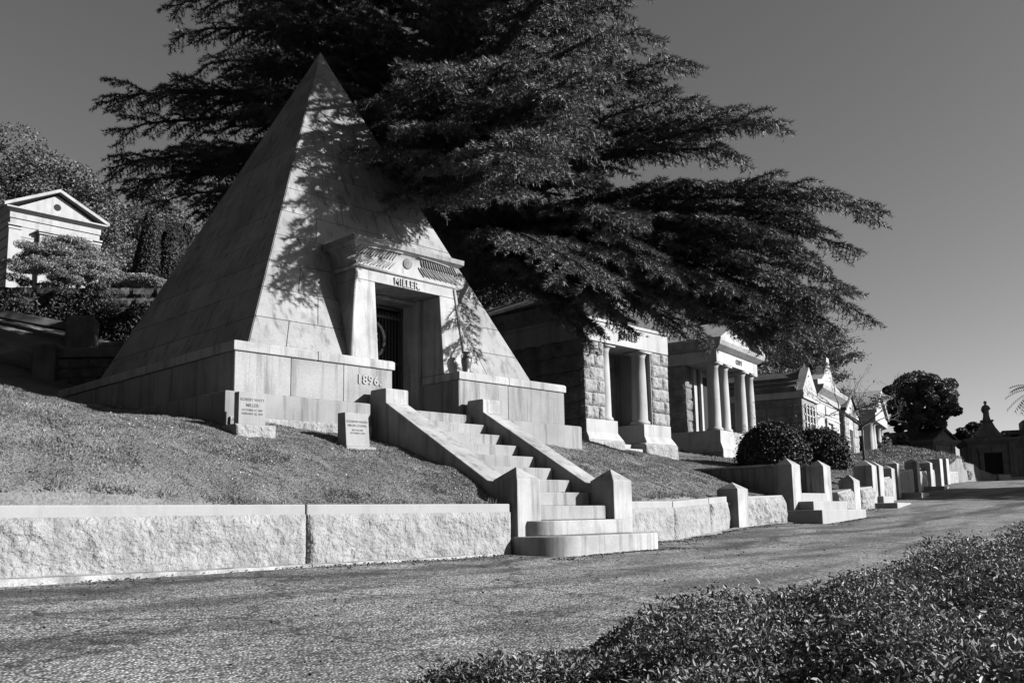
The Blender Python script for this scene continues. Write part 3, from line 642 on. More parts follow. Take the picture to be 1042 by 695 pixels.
q = MB(); rock_wall(q, (0, .04), (.72, .04), 2.545, 4.325, 6, .42, .07, .026, 4); q.build('quoins', RG, m, local=True); q = MB(); rock_wall(q, (2.58, .04), (W2, .04), 2.545, 4.325, 6, .8, .07, .026, 5)
q.build('quoins', RG, m, local=True)
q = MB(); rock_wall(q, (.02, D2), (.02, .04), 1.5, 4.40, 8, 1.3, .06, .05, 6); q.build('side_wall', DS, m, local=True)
q = MB(); q.box(.73, 2.55, .95, 1.09, 2.0, 4.33); q.build('door_recess', M['granite'], m, local=True)
q = MB(); q.box(.95, 1.8, .90, .945, 2.05, 3.98); q.build('door', M['granite'], m, local=True)
q = MB(); q.box(1.9, 2.03, .92, .948, 2.05, 4.2); q.build('door_gap', M['dark'], m, local=True)
q = MB(); q.box(.85, 2.1, .86, .948, 4.0, 4.06); q.build('door_lintel', PS, m, local=True)
q = MB(); q.box(1.16, 2.14, .25, 1.0, 1.5, 2.05); q.box(1.2, 2.12, -.05, .25, 1.4, 1.92); q.box(1.2, 2.3, -.35, -.052, 1.3, 1.76); q.build_each('doorstep', PS, m, bevel=.01, local=True)
column(m, .98, .27, 2.545, 4.33, .17); column(m, 2.38, .27, 2.545, 4.33, .19)
q = MB(); q.box(-.01, W2 + .01, .0, D2, 4.333, 4.80); q.box(-.04, W2 + .04, -.03, D2, 4.803, 4.88); q.build('entablature', PS, m, bevel=.008, local=True)
q = MB(); q.loft([(-.05, W2 + .05, -.04, D2 + .05, 4.883), (-.22, W2 + .22, -.2, D2 + .2, 5.05), (-.26, W2 + .26, -.24, D2 + .2, 5.16), (-.26, W2 + .26, -.24, D2 + .2, 5.2)]); q.build('cornice', GW, m, bevel=.01, local=True)
q = MB(); gable(q, .1, W2 - .1, .02, D2, 5.2, 5.85); q.build('pediment', PS, m, local=True)
q = MB(); roof_slabs(q, -.1, W2 + .1, -.1, D2, 5.21, 5.95, .13, .14); q.build('roof', RS, m, bevel=.01, local=True)
text('name_letters', 'JONES', .23, (1.63, -.012, 4.56), 0, M['letter_dark'], m, ext=.012, bold=.006, spacing=1.15, local=True)
smooth_cols(m)

# M3: temple with four columns
m = thing('columned_mausoleum', 'pedimented tomb with a porch of four pale round columns behind the round bushes', 'mausoleum', (24.65, 14.85, 0), R(10))
W3 = 3.78; D3 = 5
q = MB(); q.box(-.12, W3 + .12, -.12, D3, 1.0, 2.35); q.loft([(-.12, W3 + .12, -.12, D3, 2.353), (0, W3, 0, D3, 2.6), (0, W3, 0, D3, 2.97)]); q.build('plinth', PS, m, bevel=.01, local=True)
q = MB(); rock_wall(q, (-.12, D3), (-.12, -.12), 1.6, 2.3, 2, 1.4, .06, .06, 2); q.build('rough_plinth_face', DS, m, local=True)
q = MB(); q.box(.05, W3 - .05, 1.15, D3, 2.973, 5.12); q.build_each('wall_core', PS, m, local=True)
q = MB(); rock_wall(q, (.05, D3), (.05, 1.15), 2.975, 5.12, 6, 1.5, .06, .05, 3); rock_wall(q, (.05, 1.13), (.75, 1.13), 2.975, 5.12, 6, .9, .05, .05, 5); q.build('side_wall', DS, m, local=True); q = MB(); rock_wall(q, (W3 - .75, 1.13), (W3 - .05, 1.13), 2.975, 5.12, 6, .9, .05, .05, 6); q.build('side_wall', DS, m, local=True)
q = MB(); q.box(1.3, 2.5, 1.08, 1.13, 2.98, 4.9); q.build('door', M['dark'], m, local=True)
q = MB(); q.box(1.15, 1.295, 1.03, 1.13, 2.98, 5.1); q.box(2.505, 2.65, 1.03, 1.13, 2.98, 5.1); q.build_each('door_frame', PS, m, local=True)
for x in (.27, 1.1, 2.68, 3.51): column(m, x, .27, 2.973, 5.12, .2)
smooth_cols(m)
q = MB(); q.box(0, W3, 0, D3, 5.123, 5.50); q.build('entablature', PS, m, bevel=.008, local=True)
q = MB(); q.loft([(-.02, W3 + .02, -.02, D3 + .05, 5.503), (-.2, W3 + .2, -.2, D3 + .2, 5.64), (-.24, W3 + .24, -.24, D3 + .2, 5.78)]); q.build('cornice', GW, m, bevel=.01, local=True)
q = MB(); gable(q, .05, W3 - .05, .0, D3, 5.78, 6.55); q.build('pediment', PS, m, local=True)
q = MB(); roof_slabs(q, -.05, W3 + .05, -.1, D3, 5.79, 6.62, .14, .14); q.build('roof', PS, m, bevel=.01, local=True)
text('name_letters', 'CLIFT', .21, (1.95, -.012, 5.32), 0, M['letter_dark'], m, ext=.012, bold=.005, spacing=1.1, local=True)

# M4: small gabled tomb
m = thing('gabled_mausoleum', 'small dark sided tomb with steep gable and carved front, left of the tall pale facade', 'mausoleum', (31.14, 15.28, 0), R(14))
q = MB(); q.box(-.1, 2.6, -.1, 4.5, 1.2, 3.0); q.box(0, 2.5, 0, 4.5, 3.0, 4.55); q.build('wall', M['far_stone'], m, bevel=.01, local=True)
q = MB()
for i in range(5):
    for j, (a, b) in enumerate(((4.5, 3.1), (3.1, 1.6), (1.6, 0))): q.panel([(-.0, a - .3 * (i % 2), 3.0 + i * .31), (-.0, max(b - .3 * (i % 2), 0), 3.0 + i * .31), (0, max(b - .3 * (i % 2), 0), 3.31 + i * .31), (0, a - .3 * (i % 2), 3.31 + i * .31)], .03, .012, .01)
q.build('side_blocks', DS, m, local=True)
q = MB()
for i in range(4):
    x = .35 + i * .5; q.box(x, x + .12, -.06, 0, 3.0, 4.35)
for i in range(5): q.box(.2, 2.3, -.035, 0, 3.1 + i * .28, 3.16 + i * .28)
q.build('carved_front', PS, m, local=True)
q = MB(); q.box(-.08, 2.58, -.08, 4.5, 4.553, 4.84); gable(q, -.05, 2.55, -.06, .25, 4.84, 5.85); q.build('gable_front', PS, m, local=True)
q = MB(); roof_slabs(q, 0, 2.5, .25, 4.5, 4.85, 5.6, .12, .1)
for k in range(3):
    z = 4.85 + .22 * k; xx = .37 * k; q.box(xx - .12, xx + .1, .2, 4.6, z + .02, z + .14)
q.build('roof', RS, m, local=True)
# M4b: tall pale facade
m = thing('gabled_mausoleum', 'tall pale smooth fronted tomb with heavy cornice and curved gable, door and narrow windows', 'mausoleum', (34.89, 16.5, 0), R(14))
W4 = 4.7
q = MB(); q.box(0, W4, 0, 5.5, 1.2, 4.95); q.build('wall', PS, m, bevel=.01, local=True)
q = MB(); q.loft([(-.05, W4 + .05, -.05, 5.6, 4.953), (-.1, W4 + .1, -.1, 5.6, 5.15), (-.3, W4 + .3, -.35, 5.8, 5.35), (-.34, W4 + .34, -.4, 5.8, 5.5)]); q.build('cornice', PS, m, bevel=.01, local=True)
pts = [(0, 0, 5.5), (W4, 0, 5.5), (W4, 0, 5.75), (W4 * .82, 0, 5.85), (W4 * .68, 0, 6.15), (W4 * .58, 0, 6.6), (W4 * .55, 0, 6.95), (W4 * .45, 0, 6.95), (W4 * .42, 0, 6.6), (W4 * .32, 0, 6.15), (W4 * .18, 0, 5.85), (0, 0, 5.75)]
q = MB(); q.poly([(x, -.1, z) for x, y, z in pts], (0, .5, 0)); q.build('curved_gable', PS, m, local=True)
q = MB(); q.box(.5, W4 - .5, .4, 5.4, 5.5, 6.1); q.build('roof', RS, m, local=True)
for i, (xa, xb, za) in enumerate(((1.75, 2.75, 1.4), (.55, .95, 2.6), (3.5, 3.9, 2.6))):
    q = MB(); q.box(xa, xb, -.012, .05, za, 3.9); q.build('door' if i == 0 else 'window', M['dark'], m, local=True)
q = MB(); q.box(1.5, 1.748, -.08, 0, 1.4, 4.1); q.box(2.752, 3.0, -.08, 0, 1.4, 4.1); q.box(1.45, 3.05, -.1, 0, 4.103, 4.25); q.box(1.6, 2.9, -.04, 0, 4.45, 4.8); q.box(0, W4, -.03, 0, 4.3, 4.36); q.build_each('door_surround', PS, m, local=True)
q = MB(); rock_wall(q, (0, -.01), (1.4, -.01), 1.5, 2.5, 4, .6, .03, .08, 8); q.build('rough_base', RG, m, local=True); q = MB(); rock_wall(q, (3.1, -.01), (W4, -.01), 1.5, 2.5, 4, .6, .03, .08, 9); q.build('rough_base', RG, m, local=True)
# M5, M5b
m = thing('gabled_mausoleum', 'narrow rough stone tomb with pointed gable and tall dark door, left of the bare tree', 'mausoleum', (41.0, 18.1, 0), R(16))
q = MB(); q.box(0, 4.3, 0, 5, 1.5, 4.95); q.build('wall', PS, m, local=True)
q = MB(); rock_wall(q, (0, -.01), (1.35, -.01), 2.2, 4.9, 6, .7, .06, .08, 11); q.build('rough_face', RG, m, local=True); q = MB(); rock_wall(q, (2.9, -.01), (4.3, -.01), 2.2, 4.9, 6, .7, .06, .08, 12); q.build('rough_face', RG, m, local=True); q = MB(); rock_wall(q, (-.01, 5), (-.01, 0), 2.2, 4.9, 6, .9, .06, .1, 13); q.build('rough_face', RG, m, local=True)
q = MB(); q.box(1.6, 2.6, -.02, .1, 2.3, 4.3); q.build('door', M['dark'], m, local=True)
q = MB(); q.box(-.1, 4.4, -.1, 5, 4.953, 5.15); gable(q, 0, 4.3, -.05, .3, 5.15, 6.1); q.build('gable_front', PS, m, local=True)
q = MB(); roof_slabs(q, 0, 4.3, 0, 5, 5.1, 6.0, .15, .15); q.build('roof', RS, m, local=True)
m = thing('stone_tower', 'narrow rough quoined stone pier standing between two small tombs behind the bare tree', 'tomb', (45.9, 19.8, 0), R(16))
q = MB(); q.box(-.6, 1.6, 0, 4, 1.5, 5.0); q.build('wall', PS, m, local=True)
q = MB(); rock_wall(q, (-.6, -.01), (1.6, -.01), 2.2, 5.0, 8, .9, .08, .08, 14); q.build('rough_face', RG, m, local=True)
# M6
m = thing('columned_mausoleum', 'small pale temple tomb with hipped gable roof behind the bare tree, last of the row', 'mausoleum', (47.6, 19.4, 0), R(16))
W6 = 5.6
q = MB(); q.box(0, W6, 1.5, 6, 1.5, 5.1); q.box(-.1, W6 + .1, -.1, 6, 1.5, 2.75); q.build('wall', PS, m, local=True)
for x in (.35, 1.5, 4.1, 5.25): column(m, x, .35, 2.753, 5.1, .26)
smooth_cols(m)
q = MB(); q.box(2.2, 3.4, 1.42, 1.49, 2.76, 4.7); q.build('door', M['dark'], m, local=True)
q = MB(); q.box(-.1, W6 + .1, -.1, 6, 5.103, 5.55); gable(q, 0, W6, -.05, .3, 5.55, 6.7); q.build('pediment', PS, m, local=True)
q = MB(); roof_slabs(q, -.05, W6 + .05, 0, 6, 5.6, 6.85, .2, .2); q.build('roof', PS, m, local=True)

# far group on the other side of the bend, facing down the road (in shade)
def far_tomb(lab, x, y, a, W_, D_, z0, ze, za, kind, extra=None):
    m = thing('distant_mausoleum', lab, 'mausoleum', (x, y, 0), R(a))
    q = MB(); q.box(0, W_, 0, D_, z0 - 1.5, ze - .35); q.build('wall', FS, m, local=True)
    q = MB(); q.loft([(-.05, W_ + .05, -.05, D_ + .05, ze - .347), (-.25, W_ + .25, -.25, D_ + .25, ze - .1), (-.25, W_ + .25, -.25, D_ + .25, ze)]); q.build('cornice', FS, m, local=True)
    c = W_ / 2
    q = MB(); q.box(c - .55, c + .55, -.02, .1, z0, ze - 1.0); q.build('door', M['dark'], m, local=True)
    q = MB(); q.box(c - .8, c - .55, -.12, 0, z0, ze - .95); q.box(c + .55, c + .8, -.12, 0, z0, ze - .95); q.box(c - .9, c + .9, -.15, 0, ze - .947, ze - .7); q.build_each('door_surround', FS, m, local=True)
    q = MB()
    for x_ in (.15, W_ - .45): q.box(x_, x_ + .35, -.08, 0, z0, ze - .36)
    q.build_each('pilaster', FS, m, local=True)
    q = MB()
    for k in range(1, 6): zz = z0 + (ze - .36 - z0) * k / 6; q.box(.5, c - .9, -.022, 0, zz, zz + .02); q.box(c + .9, W_ - .5, -.022, 0, zz, zz + .02)
    q.build('course_lines', M['dark'], m, local=True)
    if kind == 'gable':
        q = MB(); gable(q, 0, W_, 0, .3, ze, za); q.build('pediment', FS, m, local=True)
        q = MB(); roof_slabs(q, 0, W_, 0, D_, ze, za, .15, .2); q.build('roof', RS, m, local=True)
    if kind == 'hip':
        q = MB(); q.loft([(0, W_, 0, D_, ze), (W_ * .2, W_ * .8, D_ * .2, D_ * .8, (ze + za) / 2), (W_ * .45, W_ * .55, D_ * .45, D_ * .55, za)]); q.build('roof', RS, m, local=True)
    return m
far_tomb('distant grey tomb with low pediment and dark doorway on the grass hill', 62.6, 21.7, -15, 2.4, 5.5, 3.0, 5.0, 5.7, 'gable')
m = thing('distant_mausoleum', 'long low dark wing running left from the small pedimented tomb on the far hill', 'mausoleum', (58.4, 25.4, 0), R(-30)); q = MB(); q.box(-1.5, 3.2, 0, 4, 1.5, 4.6); q.build('wall', FS, m, local=True); q = MB(); q.loft([(-1.7, 3.4, -.2, 4.2, 4.603), (-1.7, 3.4, -.2, 4.2, 4.8), (-.5, 2.5, 1.5, 2.5, 5.3)]); q.build('roof', RS, m, local=True)
far_tomb('distant square tomb under the statue at the end of the road', 65.7, 20.5, -66, 2.9, 5, 2.7, 5.1, 5.5, 'hip')
m = thing('statue_pedestal', 'stepped stone pyramid pedestal on the roof of the distant square tomb', 'pedestal', (67.6, 19.75, 4.95), R(-66))
q = MB(); q.loft([(-1.0, 1.0, -1.0, 1.0, 0), (-1.0, 1.0, -1.0, 1.0, .3), (-.8, .8, -.8, .8, .31), (-.45, .45, -.45, .45, .95), (-.3, .3, -.3, .3, 1.35), (-.38, .38, -.38, .38, 1.38), (-.38, .38, -.38, .38, 1.5)]); q.build('pedestal_block', FS, m, local=True)
stt = thing('statue', 'small draped standing figure statue against the sky on top of the distant tomb', 'statue', (67.6, 19.75, 6.42), R(-66)); stt.scale = (.8, .8, .78)
q = MB(); q.lathe((0, 0, 0), [(.30, 0), (.32, .05), (.25, .4), (.23, .8), (.26, 1.05), (.27, 1.2), (.2, 1.35), (.08, 1.42), (.07, 1.46), (.12, 1.52), (.13, 1.62), (.10, 1.72), (.03, 1.76)], 14)
q.tube([(.22, -.05, 1.25), (.3, -.12, 1.0), (.18, -.28, .95)], [.08, .07, .05], 7); q.tube([(-.22, -.05, 1.25), (-.32, -.1, .95), (-.26, -.16, .68)], [.08, .07, .05], 7); q.build('figure', FS, stt, smooth=True, local=True)
far_tomb('distant dark tomb with steep gable and stepped roof at the right edge of the view', 69.2, 18.7, -70, 4.6, 6, 2.4, 4.9, 6.6, 'gable')
m = thing('distant_mausoleum', 'dark stepped roof tomb rising behind the gabled one at the right edge', 'mausoleum', (75, 20.6, -.4), R(-70)); q = MB(); q.loft([(0, 6, 0, 5, 1), (0, 6, 0, 5, 6.2), (-.3, 6.3, -.3, 5.3, 6.25), (-.3, 6.3, -.3, 5.3, 6.6), (1.2, 4.8, 1.2, 3.8, 6.65), (1.2, 4.8, 1.2, 3.8, 7.4), (2, 4, 2, 3, 7.9)]); q.build('wall', FS, m, local=True)
for i, (x, y, h, rz) in enumerate(((60.5, 17.3, .75, -.9), (61.6, 16.9, .6, -1.1), (62.4, 16.3, .65, -.8), (63.2, 15.8, .5, -1.2), (61.0, 16.0, .35, -1.0))):
    t = thing('grave_marker', ['largest bright block', 'second bright slanted marker', 'third bright slanted marker', 'rightmost small bright marker', 'lowest pale slab'][i] + ' at the foot of the distant statue tomb', 'grave marker', (x, y, 1.7), rz, 'bright markers at the end of the road')
    q = MB(); q.loft([(0, .8, 0, .3, -.5), (0, .8, 0, .3, h * .5), (.05, .75, .1, .3, h)]); q.build('stone', PS, t, bevel=.02, local=True)

# mausoleum up the hill on the left
m = thing('hillside_mausoleum', 'white classical tomb with round vent in its pediment up the hill at far left', 'mausoleum', (11.05, 38, 0), 0)
W7 = 3.45; ZT = 12.8   # eave height
q = MB(); q.box(0, W7, 0, 5, 8.0, ZT - .35); q.build('wall', PS, m, bevel=.01, local=True)
q = MB()
for k in range(8): z = 9.2 + k * .42; q.box(-.012, .0, .05, 5, z, z + .03); q.box(.42, W7 - .42, -.006, 0, z, z + .02)
q.build('joint_lines', M['dark'], m, local=True)
q = MB()
for x in (-.04, W7 - .38): q.box(x, x + .42, -.06, .0, 8.4, ZT - .8); q.box(x - .03, x + .45, -.1, .0, ZT - .797, ZT - .72); q.box(x - .05, x + .47, -.12, 0, ZT - .66, ZT - .60)
q.build_each('pilaster', PS, m, local=True)
q = MB(); q.box(-.03, W7 + .03, -.05, 5, ZT - .347, ZT - .1); q.loft([(-.05, W7 + .05, -.08, 5.1, ZT - .097), (-.22, W7 + .22, -.28, 5.2, ZT), (-.22, W7 + .22, -.28, 5.2, ZT + .06)]); q.build('cornice', PS, m, local=True)
q = MB(); gable(q, .1, W7 - .1, .0, 5, ZT + .06, ZT + .95); q.build('pediment', PS, m, local=True)
q = MB(); roof_slabs(q, -.2, W7 + .2, -.15, 5, ZT + .09, ZT + 1.04, .13, .1); q.build('roof', PS, m, local=True)
q = MB(); vs_ = [(W7 / 2 + .14 * cos(a), -.012, ZT + .45 + .14 * sin(a)) for a in np.linspace(0, 2 * pi, 20, endpoint=False)]; q.poly(vs_[::-1], (0, .03, 0)); q.build('round_vent', M['dark'], m, local=True)
q = MB(); q.box(1.0, 3.0, -.28, 0, ZT - .86, ZT - .78); q.box(.95, 3.05, -.34, 0, ZT - .777, ZT - .70); q.box(1.05, 2.95, -.2, 0, ZT - 1.3, ZT - .863); q.box(1.05, 1.3, -.2, 0, 8.5, ZT - 1.303); q.box(2.7, 2.95, -.2, 0, 8.5, ZT - 1.303); q.build_each('door_surround', PS, m, local=True)
q = MB(); q.box(1.3, 2.7, -.02, .1, 8.6, ZT - 1.35); q.build('door', M['bronze'], m, local=True)
text('name_letters', 'HOLMES', .26, (1.75, -.212, ZT - 1.08), 0, M['letter_dark'], m, ext=.01, bold=.004, local=True)

# stone walls and side stair on the shaded slope left of the pyramid
rw = thing('rubble_wall', 'shaded rubble retaining wall with smooth coping behind the left flank of the pyramid', 'wall', (6.95, 19.7, 3.2))
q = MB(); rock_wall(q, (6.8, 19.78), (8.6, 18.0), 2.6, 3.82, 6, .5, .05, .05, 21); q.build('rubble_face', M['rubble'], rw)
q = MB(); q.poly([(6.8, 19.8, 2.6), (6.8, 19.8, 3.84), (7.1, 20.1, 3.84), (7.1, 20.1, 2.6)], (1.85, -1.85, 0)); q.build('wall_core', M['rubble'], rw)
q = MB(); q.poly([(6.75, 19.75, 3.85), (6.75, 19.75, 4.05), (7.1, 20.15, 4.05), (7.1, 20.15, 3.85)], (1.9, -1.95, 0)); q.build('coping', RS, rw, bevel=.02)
pr = thing('stair_pier', 'squat shaded granite pier where the sloping coping meets the rubble wall', 'pier', (6.65, 19.95, 3.6), -.78)
q = MB(); q.loft([(-.22, .25, -.18, .3, -1), (-.22, .25, -.18, .3, .5), (-.16, .19, -.1, .24, .56)]); q.build('block', RS, pr, bevel=.03, local=True)
sc = thing('sloping_coping', 'long pale coping slab climbing left from the squat pier across the dark slope', 'coping', (6.5, 20.1, 3.9))
q = MB(); q.poly([(6.5, 20.05, 3.65), (6.5, 20.05, 3.93), (6.8, 20.3, 3.93), (6.8, 20.3, 3.65)], (-3.4, 2.0, 1.35)); q.build('slab', RS, sc, bevel=.02)
sc = thing('sloping_coping', 'upper thin pale coping line behind the squat pier on the dark slope', 'coping', (7.6, 23.0, 5.2))
q = MB(); q.poly([(8.1, 22.6, 5.05), (8.1, 22.6, 5.25), (8.35, 22.85, 5.25), (8.35, 22.85, 5.05)], (-4, 2.2, .75)); q.build('slab', RS, sc, bevel=.02)
pr = thing('stair_pier', 'low rounded cap stone at the end of the upper coping line', 'pier', (8.2, 22.4, 5.0), -.6)
q = MB(); q.loft([(-.3, .35, -.2, .3, -1), (-.3, .35, -.2, .3, .3), (-.22, .27, -.12, .22, .4)]); q.build('block', RS, pr, bevel=.04, local=True)
rw = thing('rubble_wall', 'upper dark rubble wall below the hedge on the shaded left slope', 'wall', (8, 26, 5.2))
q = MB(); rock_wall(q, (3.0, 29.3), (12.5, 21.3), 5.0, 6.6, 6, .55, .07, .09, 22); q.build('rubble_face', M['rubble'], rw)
for k in range(6):
    x = 7.6 + k * .12
s4 = thing('hillside_steps', 'shaded flight of weathered steps climbing the dark slope between the two copings', 'staircase', (7.4, 20.6, 3.7), -.8)
for k in range(6):
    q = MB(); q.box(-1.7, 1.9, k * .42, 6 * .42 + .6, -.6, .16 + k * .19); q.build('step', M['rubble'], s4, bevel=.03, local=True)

# ------------------------------------------------------------------ vegetation
def unit(v): return v / (np.linalg.norm(v, axis=-1, keepdims=True) + 1e-9)
def leaf_quads(C, size, rng, flat=.0, asp=.5, N=None):
    """rhombic leaves centred on C"""
    n = len(C); d = unit(rng.normal(size=(n, 3)) * np.array([1, 1, 1 - flat])); a = unit(np.cross(d, rng.normal(size=(n, 3))))
    s = (size * rng.uniform(.6, 1.3, n))[:, None]
    return np.stack([C - d * s * .5, C + a * s * asp * .5, C + d * s * .5, C - a * s * asp * .5], 1).reshape(-1, 3)
def clump_cloud(rng, centers, radii, n_per, shell=.55):
    out = []
    for c, r in zip(centers, radii):
        d = unit(rng.normal(size=(n_per, 3))); rad = (shell + (1 - shell) * rng.random(n_per) ** .6)[:, None]; out.append(np.array(c) + d * rad * np.array(r))
    return np.vstack(out)
def leafy_tree(name, label, cat, base, crown_c, crown_r, n_cl, cl_r, n_per, leaf, m, seed, trunk_r=.3, group=None, parts=True, lobes=None):
    rng = np.random.default_rng(seed); t = thing(name, label, cat, base, 0, group); cs = []; rs = []
    cc = np.array(crown_c, float); cr = np.array(crown_r, float)
    for _ in range(n_cl):
        d = unit(rng.normal(size=3)); f = rng.uniform(.45, 1.0); d[2] = d[2] if d[2] > -.75 else -d[2] * .5
        cs.append(cc + d * f * cr); r = cl_r * rng.uniform(.6, 1.3); rs.append((r, r, r * .75))
    P = clump_cloud(rng, cs, rs, n_per)
    tris_mesh('crown', leaf_quads(P, leaf, rng, .2, .6), m, t, 4)
    tk = MB(); b = np.array(base, float); top = cc - np.array([0, 0, cr[2] * .2]); tk.tube([b - (0, 0, .5), b * .5 + top * .5 + (.1, .1, 0), top], [trunk_r, trunk_r * .7, trunk_r * .35], 8); tk.build('trunk', M['bark'], t)
    lb = MB()
    for c in cs[::max(1, n_cl // 22)]: s0 = b + (top - b) * rng.uniform(.4, .95); mid = (s0 + c) / 2 + (0, 0, -.2); lb.tube([s0, mid, c], [trunk_r * .3, trunk_r * .2, trunk_r * .08], 5)
    lb.build('limbs', M['bark'], t); return t

